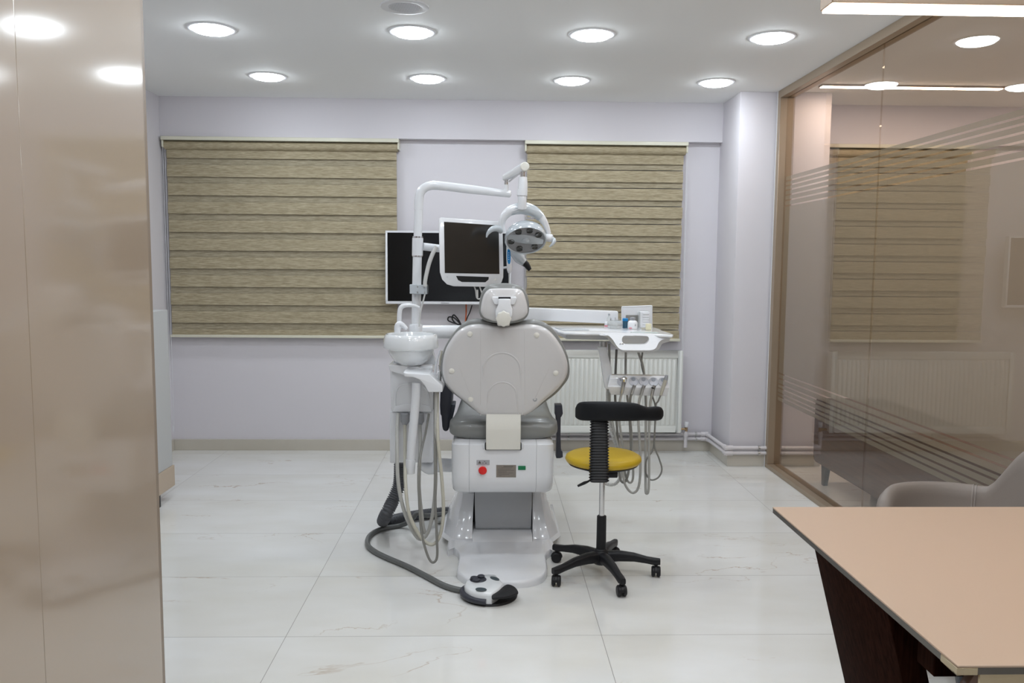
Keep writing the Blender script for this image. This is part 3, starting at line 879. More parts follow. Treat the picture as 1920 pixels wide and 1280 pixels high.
# headrest
ho = [(944, 531), (925, 532), (912, 537), (903, 548), (899, 565), (898, 582), (900, 592), (907, 600), (918, 604), (930, 606), (944, 607), (960, 606.5), (975, 604), (985, 598), (991.5, 588), (992.5, 570), (989, 553), (982, 541), (972, 535), (960, 532)]
hr = catmull([at(x, y, 3.61) for x, y in ho], 3, True); hc = sum(hr, Vector()) / len(hr)
build('headrest_cushion', MB().loft([ring_scale(hr, .93, (0, .0, 0), hc), ring_scale(hr, .985, (0, .006, 0), hc), ring_scale(hr, 1.0, (0, .022, 0), hc), ring_scale(hr, 1.0, (0, .045, 0), hc), ring_scale(hr, .95, (0, .07, 0), hc), ring_scale(hr, .8, (0, .085, 0), hc), ring_scale(hr, .4, (0, .09, 0), hc)]), VINYL, ch, smooth=70)
hs = [(944, 540), (925, 540.5), (915, 543), (907, 553), (902.5, 568), (901, 580), (902.5, 588), (908, 595), (917, 599), (926, 602), (944, 603), (962, 602), (973, 599), (982, 595), (988, 588), (989.5, 580), (987, 565), (982, 550), (976, 543), (965, 540.5)]
sr = catmull([at(x, y, 3.61) for x, y in hs], 3, True); sc_ = sum(sr, Vector()) / len(sr)
build('headrest_shell', MB().loft([ring_scale(sr, 1.0, (0, .01, 0), sc_), ring_scale(sr, 1.0, (0, -.006, 0), sc_), ring_scale(sr, .96, (0, -.016, 0), sc_), ring_scale(sr, .88, (0, -.022, 0), sc_), ring_scale(sr, .4, (0, -.026, 0), sc_)]), SHELL, ch, smooth=60)
def slab(pts, Y, th, sm=0):
    R = [at(x, y, Y) for x, y in pts]
    if sm: R = catmull(R, sm, True)
    return MB().prism(R, (0, th, 0))
build('headrest_bracket', slab([(923, 556), (968, 556), (969.5, 560), (965, 571), (927, 571), (921.5, 560)], 3.572, .02), WHITE, ch, bevel=.004, seg=3)
build('bracket_slot', slab([(934.5, 556.5), (957.5, 556.5), (957.5, 560), (934.5, 560)], 3.5705, .003), DARK, ch)
build('headrest_stem', slab([(934.5, 560), (957.5, 560), (958, 571), (961, 580), (961, 590), (956, 600), (955, 611), (933, 611), (931, 600), (929, 590), (929, 582), (934, 571)], 3.555, .035), WHITE, ch, bevel=.006, seg=3)
kc = at(944, 597, 3.55)
kn = [kc + Vector((math.cos(2 * PI * k / 48), 0, math.sin(2 * PI * k / 48))) * (.0325 + .0016 * math.cos(8 * 2 * PI * k / 48)) for k in range(48)]
build('adjusting_knob', MB().loft([kn, ring_scale(kn, 1.0, (0, -.028, 0)), ring_scale(kn, .94, (0, -.034, 0)), ring_scale(kn, .85, (0, -.035, 0))]), CREAM, ch, smooth=50)
kp = slab([(933, 598), (956, 598), (955.5, 610.5), (932.5, 610)], 3.525, .03)
build('knob_skirt', kp, CREAM, ch, bevel=.002, seg=1)
# seat cushion, lofted from its rear end away from the camera
def sec(Y, x0, x1, z0, z1, e=3.2, n=40, hump=0.0):
    R = []
    cx_, cz_, ax, az = (x0 + x1) / 2, (z0 + z1) / 2, (x1 - x0) / 2, (z1 - z0) / 2
    for k in range(n):
        t = 2 * PI * k / n
        c_, s_ = math.cos(t), math.sin(t)
        x = cx_ + ax * math.copysign(abs(c_) ** (2 / e), c_); z = cz_ + az * math.copysign(abs(s_) ** (2 / e), s_)
        if s_ > 0: z += hump * (1 - abs((x - cx_) / ax)) ** .5 * -1
        R.append(Vector((x, Y, z)))
    return R
s0, s1 = at(842, 826, 3.79), at(1046, 826, 3.79)
zs0 = s0.z
sr_ = [sec(3.775, s0.x + .05, s1.x - .05, zs0 + .02, zs0 + .07), sec(3.785, s0.x + .018, s1.x - .018, zs0 + .008, zs0 + .095, hump=.01),
       sec(3.81, s0.x, s1.x, zs0, zs0 + .115, hump=.02), sec(3.86, s0.x - .001, s1.x + .001, zs0, zs0 + .130, hump=.03), sec(3.92, s0.x + .01, s1.x - .008, zs0, zs0 + .128, hump=.03),
       sec(4.02, s0.x + .025, s1.x - .02, zs0, zs0 + .15, hump=.03), sec(4.15, s0.x + .045, s1.x - .035, zs0 + .01, zs0 + .215, hump=.02), sec(4.3, s0.x + .055, s1.x - .045, zs0 + .02, zs0 + .235, hump=.01),
       sec(4.6, s0.x + .07, s1.x - .06, zs0 + .03, zs0 + .20), sec(4.9, s0.x + .09, s1.x - .08, zs0 + .02, zs0 + .13), sec(5.05, s0.x + .11, s1.x - .10, zs0 + .02, zs0 + .09), sec(5.07, s0.x + .15, s1.x - .14, zs0 + .04, zs0 + .07)]
build('seat_cushion', MB().loft(sr_), VINYL, ch, smooth=75)
build('seat_underframe', MB().box((s0.x + .08, 4.3, zs0 - .03), (s1.x - .08, 4.95, zs0 + .04)), WHITE2, ch, bevel=.01, seg=2)
# armrests
al = [(830, 711), (839, 722), (848, 731.5), (846, 750), (844, 775), (842.5, 800), (840, 809), (831, 809), (829, 800), (827.5, 780), (825.5, 777), (824.5, 760), (825.5, 735)]
build('armrest', slab(al, 4.0, .30), DARKARM, ch, bevel=.012, seg=3)
build('armrest_bracket', slab([(844, 758), (853.5, 758.5), (852, 770), (846, 795), (842, 800)], 4.06, .12), mat('armrest_bracket_grey', (.06, .07, .09), .4), ch, bevel=.004, seg=2)
build('armrest', slab([(1041, 759), (1054, 759), (1055.5, 775), (1053, 781), (1051.5, 782), (1051, 820), (1052, 844), (1055, 847), (1055.5, 857), (1050, 859), (1043, 859), (1044, 820), (1043, 782), (1041, 778)], 4.0, .06), DARKARM, ch, bevel=.008, seg=3)

# ------------------------------------------------------------------ dental unit with spittoon (left of the chair)
du = thing('spittoon_unit', 'white dental water unit with suction holder left of the chair', 'dental unit', (-.37, 3.98, 0))
YU = 3.87
ub = MB()
tp = [at(x, y, YU) for x, y in ((731, 684), (812, 686), (811.5, 773), (733, 773))]
build('upper_body', MB().prism(tp, (0, .22, 0)), WHITE, du, bevel=.012, seg=3)
build('lower_body', MB().prism([at(x, y, YU + .035) for x, y in ((730.5, 770), (815, 770), (813, 868), (731, 868))], (0, .16, 0)), WHITE2, du, bevel=.012, seg=3)
build('side_fin', MB().prism([at(x, y, YU + .01) for x, y in ((730.5, 772), (745, 772), (745, 868), (731, 868))], (0, .06, 0)), WHITE2, du, bevel=.005, seg=2)
ar = [(741, 765), (741, 745), (744, 730), (752, 722), (765, 719), (785, 720), (798, 728), (804, 742), (806, 765)]
build('arch_relief', MB().tube([at(x, y, YU) for x, y in ar], .0045, 8, 4), WHITE, du)
build('front_ledge', MB().prism([at(x, y, YU - .004) for x, y in ((740, 761), (760, 757), (790, 757), (807, 761), (810, 772), (735, 772))], (0, .012, 0)), WHITE, du, bevel=.003, seg=2)
# top deck and curved holder arm reaching forward
dk = [at(728, 684, YU - .03), at(765, 684, YU), at(790, 689, YU), at(808, 702, YU - .02), at(800, 703, YU - .06), at(760, 700, YU - .06), at(731, 694, YU - .05)]
zt2 = at(770, 690, YU).z
build('top_deck', MB().prism([at(x, y, YU - .03) for x, y in ((728, 684), (760, 685), (782, 687), (800, 696), (809, 703), (803, 706), (760, 704), (731, 695))], (0, .20, 0)), WHITE, du, bevel=.004, seg=3)
build('suction_holder', MB().prism([at(x, y, 3.66) for x, y in ((756, 697), (764, 699), (806, 702), (830, 724), (829.5, 735), (803, 735), (796, 722), (787, 712), (775, 707), (758, 706))], (0, .19, 0)), WHITE, du, bevel=.004, seg=3)
build('bowl_bracket', MB().prism([at(x, y, 3.95) for x, y in ((735, 684), (740, 672), (806, 668), (812, 660), (818, 684))], (0, .06, 0)), WHITE, du, bevel=.004, seg=2)
bc = at(770.5, 650, 3.88)
def br(px): return px * 3.88 / F_PX
bowl = build('spittoon_bowl', MB().lathe([(br(15), -.088), (br(22), -.083), (br(33), -.062), (br(41.5), -.030), (br(44), -.012), (br(51), -.004), (br(52), .008), (br(50), .045), (br(48), .058), (br(46), .062), (br(43.5), .060), (br(41), .045), (br(30), -.03), (br(10), -.05), (.001, -.05)], bc, n=56, cap1=False), CERAMIC, du, smooth=40)
tp_ = [(748, 618), (748.5, 600), (749, 588), (751, 578), (757, 573), (768, 572), (778, 573.5), (787, 576.5)]
build('flush_pipe', MB().tube([at(x, y, 3.93) for x, y in tp_], [.0115, .0115, .0115, .0095, .006], 14, 5), WHITE, du)
build('cup_filler', MB().tube([at(x, y, 3.9) for x, y in ((745, 624), (745.5, 612), (750, 607), (757, 611), (763, 617))], [.0145, .016, .0125, .009], 14, 4), WHITE, du)
# lamp post foot and posts belong to the operating light below
hp = [(781, 717), (780, 745), (776, 790), (772, 830), (770, 861)]
build('suction_filter_arm', MB().tube([at(x, y, 3.70) for x, y in hp], .0205, 10, 4, flat=(1, 1)), WHITE2, du)
build('filter_cap', MB().tube([at(770, 861, 3.70), at(769.5, 872, 3.70), at(769.5, 887, 3.70)], [.0225, .0225, .020], 20, 3), WHITE, du)
build('grey_filter', MB().lathe([(.009, -.058), (.013, -.05), (.021, -.038), (.021, 0), (.019, .002)], at(759.5, 775, 3.86), n=24), GREYP, du)
build('grey_filter', MB().lathe([(.009, -.058), (.013, -.05), (.021, -.038), (.021, 0), (.019, .002)], at(787, 775, 3.86), n=24), GREYP, du)
# support pipe to the chair
build('support_arm', MB().tube([at(785, 869, 3.98), at(805, 878, 3.98), at(822, 872, 4.0), at(850, 872, 4.05), at(880, 872, 4.15)], [.018, .030, .034, .034, .034], 18, 5), WHITE, du)
build('swing_arm', MB().tube([at(788, 622, 4.12), at(905, 622, 4.15), at(940, 622, 4.22), at(965, 622, 4.34)], .034, 24, 5), WHITE, du)
build('post_mount', MB().rod(at(779.5, 684, 4.05), at(779.5, 622, 4.05), .036, 24), WHITE, du)

# suction hoses and hand pieces held by the holder
def hang(name, pts, Y, r, m, parent):
    return build(name, MB().tube([at(x, y, Y) if len((x, y)) == 2 else None for x, y in pts], r, 10, 6), m, parent)
hs1 = thing('suction_hose', 'long pale grey suction hose looping furthest left below the water unit', 'hose', (-.4, 3.62, .1), 'hoses hanging below the water unit')
build('hose', MB().tube([at(x, y, Y) for x, y, Y in ((746, 776, 3.85), (744.5, 820, 3.72), (746.3, 900, 3.64), (758, 958, 3.62), (777, 1000, 3.62), (790, 1010, 3.62), (803.5, 995, 3.62), (812.8, 953, 3.63), (816.7, 900, 3.64), (817, 820, 3.66), (818, 735, 3.70))], .0085, 12, 6), HOSE, hs1)
hs2 = thing('suction_hose', 'beige suction hose hanging in a wide loop beside the chair', 'hose', (-.3, 3.6, .1), 'hoses hanging below the water unit')
build('hose', MB().tube([at(x, y, Y) for x, y, Y in ((759, 794, 3.86), (759.5, 850, 3.75), (760.4, 907, 3.64), (766, 958, 3.6), (780, 992, 3.59), (798, 1016, 3.59), (814, 1019, 3.59), (826, 1000, 3.59), (831.5, 958, 3.6), (828.5, 900, 3.62), (821, 820, 3.65), (820, 735, 3.72))], .0080, 12, 6), HOSEB, hs2)
hs3 = thing('suction_hose', 'thin dark grey hose hanging lowest, almost to the floor', 'hose', (-.3, 3.6, .02), 'hoses hanging below the water unit')
build('hose', MB().tube([at(x, y, Y) for x, y, Y in ((804, 776, 3.86), (797, 815, 3.78), (790, 845, 3.70), (785, 886, 3.65), (787.5, 968, 3.60), (793, 1011, 3.585), (803.5, 1045, 3.57), (812.5, 1054, 3.565), (819.5, 1043, 3.57), (819, 1006, 3.58), (816.5, 947, 3.6), (815.5, 846, 3.64), (815, 735, 3.72))], .0058, 10, 6), HOSED, hs3)
hs4 = thing('suction_hose', 'grey hose dropping straight from the right filter of the water unit', 'hose', (-.3, 3.7, .1), 'hoses hanging below the water unit')
build('hose', MB().tube([at(x, y, Y) for x, y, Y in ((787, 794, 3.86), (788, 830, 3.78), (786, 880, 3.7), (786, 920, 3.68), (790, 960, 3.66), (793, 985, 3.65), (797, 1000, 3.65))], .0085, 12, 6), HOSE, hs4)
se = thing('saliva_ejector', 'slim silver and beige suction handpiece standing in the holder', 'handpiece', at(825, 722, 3.75))
build('grip', MB().tube([at(x, y, 3.75) for x, y in ((823, 728), (824, 712), (825, 697))], [.007, .0085, .0095], 16, 3), STEEL, se)
build('collar', MB().rod(at(825, 697, 3.75), at(825.2, 685, 3.75), .0105, 16), CHROME, se)
build('nozzle', MB().tube([at(x, y, 3.75) for x, y in ((825.2, 685), (826, 672), (828.5, 657))], [.006, .0055, .004], 12, 3), HOSEB, se)
ev = thing('suction_handpiece', 'white slender suction tip leaning beside the silver handpiece', 'handpiece', at(818, 722, 3.8))
build('tip', MB().tube([at(x, y, 3.8) for x, y in ((815.5, 722), (817, 690), (820, 672), (825, 656))], [.006, .005, .005, .004], 12, 4), WHITE2, ev)
dr = thing('corrugated_drain_hose', 'thick dark grey corrugated hose running from unit down to the floor', 'hose', (-.5, 4.2, 0))
def corrugate(pts, r, amp, pitch, n=16):
    P = catmull(pts, 24)
    L_ = [0]
    for a_, b_ in zip(P, P[1:]): L_.append(L_[-1] + (b_ - a_).length)
    m_ = int(L_[-1] / pitch * 4)
    Q, rad_ = [], []
    j = 0
    for i in range(m_ + 1):
        s_ = L_[-1] * i / m_
        while j < len(L_) - 2 and L_[j + 1] < s_: j += 1
        t_ = (s_ - L_[j]) / max(1e-9, L_[j + 1] - L_[j])
        Q.append(P[j].lerp(P[j + 1], t_)); rad_.append(r + (amp if i % 4 in (0, 1) else -amp))
    return MB().tube(Q, rad_, n, 1)
build('vertical_hose', corrugate([at(751, 866, 4.02), at(749, 905, 4.02), at(738, 935, 4.0), at(722, 968, 3.98), atz(718, 976, .04) + Vector((0, .0, 0))], .030, .003, .011), CORR, dr, smooth=80)
e0 = atz(718, 974, .036)
build('floor_hose', corrugate([e0, atz(730, 975, .034), atz(760, 969, .031), atz(800, 963, .029), atz(838, 959, .028), atz(852, 958, .028)], .0255, .0025, .010), CORR, dr, smooth=80)
build('floor_duct', MB().rod(atz(820, 975, .02), atz(850, 972, .02), .018, 12), HOSEL, dr)

# ------------------------------------------------------------------ operating light on its post
YP = 4.05
ol_ = thing('operating_light', 'white dental operating light with curved arm and six-lens head', 'lamp', at(779.5, 620, YP))
build('post', MB().rod(at(779.8, 612, YP), at(782.5, 478, YP), .0225, 24), WHITE, ol_)
build('post_collar', MB().lathe([(.034, 0), (.034, .034), (.030, .042), (.024, .043)], at(779.5, 623, YP), n=28), WHITE, ol_)
build('sleeve', MB().rod(at(782.6, 479, YP), at(783.2, 446, YP), .027, 24), WHITE, ol_)
build('chrome_ring', MB().rod(at(782.4, 481, YP), at(782.5, 478, YP), .0255, 24), CHROME, ol_)
build('chrome_ring', MB().rod(at(783.2, 446, YP), at(783.3, 443, YP), .0255, 24), CHROME, ol_)
build('upper_post', MB().rod(at(783.3, 443, YP), at(785, 393, YP), .0205, 24), WHITE, ol_)
build('bent_arm', MB().tube([at(785, 393, YP), at(785.5, 376, YP), at(788, 362, YP), at(796, 352, YP), at(810, 347.5, YP), at(830, 348.5, YP), at(880, 354.5, YP + .02), at(955, 363.5, YP + .05)], [.0215] * 7 + [.0175], 20, 6), WHITE, ol_)
build('arm_tip', MB().lathe([(.0175, 0), (.016, .006), (.010, .010), (.0001, .012)], at(954.5, 363.4, YP + .05), (1, 0, -.12), n=20), WHITE, ol_)
build('arm_stub', MB().tube([at(948, 362, YP + .045), at(949, 353, YP + .045), at(949, 346, YP + .045)], [.016, .012, .0115], 16, 2), WHITE, ol_)
build('hinge_pin', MB().rod(at(949, 346.5, YP + .045), at(949.2, 337, YP + .045), .0095, 16), CHROME, ol_)
# spring arm coming forward to a round cream cap
A_, B_ = at(947, 333, YP + .07), at(984, 312.5, 3.86)
d_ = (B_ - A_).normalized()
side = d_.cross(Vector((0, 0, 1))).normalized(); upv = side.cross(d_)
rg = []
for P_, hh, ww in ((A_, .016, .014), (A_ + (B_ - A_) * .5, .019, .015), (B_, .021, .016)):
    rg.append([P_ + upv * (hh * s_) + side * (ww * c_) for c_, s_ in [(math.copysign(abs(math.cos(t)) ** .6, math.cos(t)), math.copysign(abs(math.sin(t)) ** .6, math.sin(t))) for t in [2 * PI * k / 20 for k in range(20)]]])
build('spring_arm', MB().loft(rg), WHITE, ol_, smooth=60)
build('arm_end_cap', MB().lathe([(.0215, 0), (.0215, .010), (.018, .015), (.0001, .016)], B_ + Vector((0, .004, 0)), (0, -1, 0), n=28), CREAM, ol_)
build('lower_link', MB().rod(at(955, 340, YP + .05), at(978, 322, 3.90), .004, 10), WHITE, ol_)
YL = 3.88
build('swivel_pin', MB().rod(at(980, 322, YL), at(980, 334, YL), .0115, 18), CHROME, ol_)
build('drop_tube', MB().tube([at(980.5, 332, YL), at(980.5, 345, YL), at(980, 356, YL)], [.0195, .022, .0225], 22, 3), WHITE, ol_)
build('drop_collar', MB().rod(at(979.5, 355, YL), at(979, 367, YL), .0245, 22), WHITE, ol_)
build('drop_tube', MB().tube([at(979, 366, YL), at(979, 378, YL), at(979, 390, YL + .01)], [.021, .020, .023], 22, 3), WHITE, ol_)
# yoke
yk = [(944, 436), (941, 422), (944, 408), (955, 396), (971, 391), (985, 391), (1000, 396), (1014, 407), (1023, 421), (1029, 438)]
ykp = [at(x, y, 3.93 - .02 * math.sin(PI * i / 9)) for i, (x, y) in enumerate(yk)]
build('yoke', MB().tube(ykp, [.012, .014, .018, .023, .027, .028, .026, .020, .015, .012], 14, 5), WHITE, ol_, smooth=70)
build('yoke_cover', MB().tube(ykp[3:8], [.022, .0275, .0295, .0275, .022], 14, 5, flat=(1.0, 1.0)), LTGREY, ol_, smooth=70)
# head: shallow dome tilted down towards the camera
hn = Vector((.04, -.62, -.78)).normalized()
hcn = at(985.5, 449, 3.92)
_, hu, hv = frame_of(hn)
hrad = 38.5 * 3.92 / F_PX
hd = thing
dome = build('lamp_head', MB().lathe([(.02, -.074), (hrad * .45, -.069), (hrad * .78, -.055), (hrad * .95, -.034), (hrad * 1.01, -.014), (hrad * 1.02, 0), (hrad * .99, .010), (hrad * .93, .006)], hcn, hn, n=56, cap1=False), LTGREY, ol_, smooth=50)
build('head_cap', MB().lathe([(.012, -.084), (.03, -.081), (.042, -.070)], hcn, hn, n=32), WHITE, ol_)
build('face_plate', MB().lathe([(hrad * .95, .004), (hrad * .80, .001), (hrad * .3, -.004), (.0001, -.004)], hcn, hn, n=56, cap0=False), LAMPFACE, dome, smooth=50)
hU = Vector((1, 0, 0)); hU = (hU - hn * hU.dot(hn)).normalized(); hV = hn.cross(hU) * -1
if hV.z < 0: hV = -hV
bandp = []
for t in (-1, -.5, 0, .5, 1):
    wv = .016 + .016 * (1 - t * t)
    bandp.append((t * hrad * .88, wv))
pl = [hcn + hn * .004 + hU * x + hV * (wv + -.22 * x + .004) for x, wv in bandp] + [hcn + hn * .004 + hU * x + hV * (-wv + -.22 * x + .004) for x, wv in bandp[::-1]]
build('centre_band', MB().prism(pl, -hn * .012), LTGREY, dome, bevel=.002, seg=2)
build('centre_sensor', MB().lathe([(.017, 0), (.017, .006), (.013, .009), (.0001, .010)], hcn + hn * .002, hn, n=24), LTGREY, dome)
for ang in (121, 76, 30, 188, 247, 312):
    a_ = math.radians(ang)
    pc = hcn + hU * (math.cos(a_) * hrad * .70) + hV * (math.sin(a_) * hrad * .70)
    build('lens', MB().lathe([(.0165, -.004), (.0165, .006), (.0145, .007), (.013, .003), (.0001, .001)], pc, hn, n=24), LENS, dome)
build('tilt_handle', MB().tube([at(940, 432, 3.93), at(932, 428, 3.91), at(922, 430, 3.90), at(915, 437, 3.90), at(912, 445, 3.90)], [.016, .0155, .013, .008, .003], 14, 5), LTGREY, ol_)
build('tilt_handle', MB().tube([at(1031, 447, 3.93), at(1038, 450, 3.92), at(1037, 456, 3.91), at(1030, 463, 3.91)], [.014, .012, .008, .004], 14, 5), LTGREY, ol_)
build('pivot_knob', MB().lathe([(.017, -.01), (.019, 0), (.019, .02), (.015, .026)], at(1026, 445, 3.93), (1, -.3, -.15), n=22), WHITE, ol_)
build('head_latch', MB().box(tuple(at(987, 411, 3.87)), tuple(at(1002, 407, 3.87) + Vector((0, .02, 0)))), CHROME, ol_, bevel=.001, seg=1)

# ------------------------------------------------------------------ monitor on the post
mo = thing('monitor', 'white framed dental monitor with dark screen and handle slot', 'monitor', at(783, 463, 4.0))
def ym(px): return 3.95 + (px - 822) / 120 * .10
def mp_(x, y, d=0): return at(x, y, ym(x) + d)
outl = [(826, 407.5), (938, 415), (942, 418), (944, 500), (943.5, 520), (940, 530), (926, 538), (850, 536.5), (838, 533), (829, 524), (824.5, 510), (822.5, 410)]
outer = [mp_(x, y) for x, y in outl]
# frame as strips round the screen, lower bezel has a slot
fo = MB().prism(outer, (0, .045, 0))
slot = [(855, 517), (916.5, 519), (916, 524), (910, 529), (866, 528.5), (859, 525)]
mf = build('frame', fo, WHITE, mo, bevel=.004, seg=2)
build('screen', MB().prism([mp_(x, y, -.0015) for x, y in ((832.5, 415.5), (935, 422.5), (936.5, 513.5), (834, 511.5))], (0, .004, 0)), SCREEN, mo)
build('handle_slot', MB().prism([mp_(x, y, -.001) for x, y in slot], (0, .004, 0)), DARK, mf)
build('power_button', MB().lathe([(.005, 0), (.004, .003)], mp_(929, 524), (0, -1, 0), n=12), CREAM, mf)
build('status_light', MB().lathe([(.0015, 0), (.001, .001)], mp_(838.5, 519), (0, -1, 0), n=8), BLACKP, mf)
build('arm', MB().tube([at(793, 462, YP), at(810, 464, YP + .02), at(835, 467, YP + .06)], .019, 18, 3), WHITE2, mo)
build('rear_mount', MB().box(tuple(mp_(860, 500, .045)), tuple(mp_(905, 445, .09))), WHITE2, mo, bevel=.004, seg=2)
build('cable_sleeve', MB().tube([at(x, y, 3.97) for x, y in ((819, 462), (812, 474), (805, 492), (800, 512), (797, 528), (797, 537))], [.010, .010, .0095, .009], 12, 5), HOSEL, mo)
cl = build('post_clamp', MB().prism([at(x, y, 3.985) for x, y in ((768, 533), (800, 534.5), (800.5, 551.5), (768, 550.5))], (0, .10, 0)), LTGREY, mo, bevel=.002, seg=1)
sc = MB()
for x, y in ((783, 537), (796, 537), (783, 547.5), (796, 548)):
    sc.lathe([(.004, 0), (.003, .003)], at(x, y, 3.985), (0, -1, 0), n=10)
build('clamp_screw', sc, STEEL, cl)
build('cable', MB().tube([at(x, y, 3.99) for x, y in ((797, 550), (794, 562), (790, 578), (787, 594), (786, 612))], .004, 8, 5), HOSEL, mo)
build('video_cable', MB().tube([at(x, y, 4.03) for x, y in ((900, 520), (899, 535), (904, 552), (900, 560), (894, 558), (892, 545), (889, 533), (895, 522))], .0035, 8, 5).tube([at(x, y, 4.03) for x, y in ((894.5, 543), (894.5, 558))], .006, 8, 2), HOSEL, mo)
# intra-oral camera hanging right of the monitor, and a curing light behind the lamp
ic = thing('intraoral_camera', 'white handheld oral camera with blue oval button beside the monitor', 'camera', at(955, 512, 4.03))
build('body', MB().tube([at(x, y, 4.03) for x, y in ((952, 450), (952.5, 462), (953.5, 480), (954.5, 495), (955, 506), (954.5, 512))], [.006, .008, .011, .0125, .012, .006], 16, 4), WHITE, ic)
bt = [at(x, y, 4.0165) for x, y in ((951.5, 469), (954, 467), (956.5, 469), (957.5, 482), (957, 492), (954.5, 495), (952, 492), (951, 482))]
bt_ = build('blue_button_panel', MB().prism(catmull(bt, 3, True), (0, .009, 0)), BLUE, ic, bevel=.001, seg=1)
bd = MB()
for y in (474, 478, 482, 486): bd.lathe([(.0022, 0), (.0015, .001)], at(954, y, 4.0165), (0, -1, 0), n=10)
build('button_marks', bd, WHITE2, bt_)
build('cradle', MB().tube([at(944, 502, 4.07), at(951, 501, 4.05), at(957, 500, 4.04)], .006, 10, 2), WHITE, ic)
build('cable', MB().tube([at(x, y, 4.03) for x, y in ((954.5, 510), (955, 525), (954, 545), (950, 570))], .0035, 8, 4), HOSEL, ic)
cu_ = thing('curing_light', 'white tapered handpiece with black tip below the lamp head', 'handpiece', at(972, 480, 4.12))
build('body', MB().tube([at(x, y, 4.12) for x, y in ((955, 452), (964, 468), (974, 484), (984, 494))], [.020, .030, .028, .017], 20, 4), LTGREY, cu_)
build('black_tip', MB().tube([at(x, y, 4.12) for x, y in ((982, 492), (987, 496), (991, 502), (994, 506))], [.019, .016, .013, .009], 16, 4), BLACKP, cu_)

# ------------------------------------------------------------------ delivery table right of the chair
dt = thing('delivery_table', 'white dental delivery tray on a thick arm right of the chair', 'dental tray table', (.6, 4.1, .73))
ZT = 1.088
bm0, bm1 = at(975, 588, 4.36), at(1157.5, 594, 4.36)
hh = .036
build('beam_arm', MB().prism([(bm0.x, 4.33, bm0.z + .034), (bm1.x - .004, 4.33, bm1.z + .032), (bm1.x, 4.33, bm1.z + .026), (bm1.x, 4.33, bm1.z - .036), (bm0.x, 4.33, bm0.z - .030)], (0, .09, 0)), WHITE, dt, bevel=.012, seg=4)
jc = at(968, 600, 4.375)
build('arm_joint', MB().lathe([(.040, -.10), (.044, -.095), (.044, .035), (.040, .042), (.0001, .043)], jc, n=32), WHITE, dt)
tpl = [atz(x, y, ZT) for x, y in ((1024, 608.5), (1090, 609.5), (1160, 611), (1222, 612.5), (1243, 620), (1259, 625), (1262, 628), (1250, 628), (1180, 624.5), (1140, 624), (1100, 624), (1056, 623), (1043, 619), (1032, 613))]
build('tray_body', MB().prism(catmull(tpl, 2, True), (0, 0, -.012)), WHITE, dt, bevel=.004, seg=3)
und = [atz(x, y, ZT - .02) for x, y in ((1040, 616), (1230, 619), (1250, 630), (1170, 628), (1062, 626))]
build('tray_underside', MB().prism(und, (0, .02, -.028)), WHITE2, dt, bevel=.005, seg=2)
build('silicone_mat', MB().prism([atz(x, y, ZT + .001) for x, y in ((1040, 614.5), (1095, 615.5), (1105, 619), (1056, 619.5))], (0, 0, .002)), LTGREY, dt)
build('silicone_mat', MB().prism([atz(x, y, ZT + .001) for x, y in ((1182, 622.3), (1230, 623), (1237, 625), (1186, 624.5))], (0, 0, .002)), mat('mat_green_grey', (.40, .45, .44), .5), dt)
# front control panel with an oval opening
YC = 3.78
def ypan(py): return 3.82 - (py - 624) / 34 * .07
N_ = 64
def loop_from(pts, n=N_):
    P = catmull([at(x, y, ypan(y)) for x, y in pts], 10, True)
    L_ = [0]
    for i in range(len(P)): L_.append(L_[-1] + (P[(i + 1) % len(P)] - P[i]).length)
    out_ = []
    for k in range(n):
        s_ = L_[-1] * k / n; j = 0
        while L_[j + 1] < s_: j += 1
        out_.append(P[j].lerp(P[(j + 1) % len(P)], (s_ - L_[j]) / (L_[j + 1] - L_[j])))
    return out_
op = [(1130, 625), (1141, 629), (1150, 638), (1157, 649), (1165, 655.5), (1180, 656.5), (1205, 656.5), (1222, 656), (1230, 652), (1233.5, 645), (1238, 639), (1248, 634.5), (1258, 632), (1258, 627.5), (1240, 626), (1190, 624.5), (1150, 623)]
ip = [(1166, 637), (1168, 642), (1173, 645), (1190, 645.5), (1208, 645), (1214, 642), (1217, 636.5), (1215, 631), (1208, 629.5), (1190, 629), (1173, 629), (1168, 631)]
lo_, li_ = loop_from(op), loop_from(ip)
# align the inner loop to the outer one by angle round the opening centre
cI = sum(li_, Vector()) / len(li_)
def ang(p): return math.atan2(p.z - cI.z, p.x - cI.x)
A0 = sorted([(ang(p), p) for p in lo_], key=lambda q_: q_[0]); A1 = sorted([(ang(p), p) for p in li_], key=lambda q_: q_[0])
O_, I_ = [q_[1] for q_ in A0], [q_[1] for q_ in A1]
D_ = Vector((0, .028, 0))
pm_ = MB(); n = N_
pm_.add(O_ + I_ + [p + D_ for p in O_] + [p + D_ for p in I_],
        [(i, (i + 1) % n, n + (i + 1) % n, n + i) for i in range(n)] + [(2 * n + i, 3 * n + i, 3 * n + (i + 1) % n, 2 * n + (i + 1) % n) for i in range(n)] +
        [(i, 2 * n + i, 2 * n + (i + 1) % n, (i + 1) % n) for i in range(n)] + [(n + i, n + (i + 1) % n, 3 * n + (i + 1) % n, 3 * n + i) for i in range(n)])
build('handle_panel', pm_, WHITE, dt, smooth=45)
build('handle_skirt', MB().prism([at(x, y, 3.86 + (y - 628) / 33 * .05) for x, y in ((1124, 628), (1140, 634), (1152, 648), (1166, 660), (1185, 661), (1223, 660), (1236, 655), (1242, 644), (1256, 640), (1258, 630)) ], (0, .05, 0)), WHITE2, dt, bevel=.004, seg=2)
build('lock_screw', MB().lathe([(.010, 0), (.010, .004), (.006, .005), (.005, .002), (.0001, .002)], at(1165, 646, YC), (0, -1, 0), n=20), CHROME, dt)
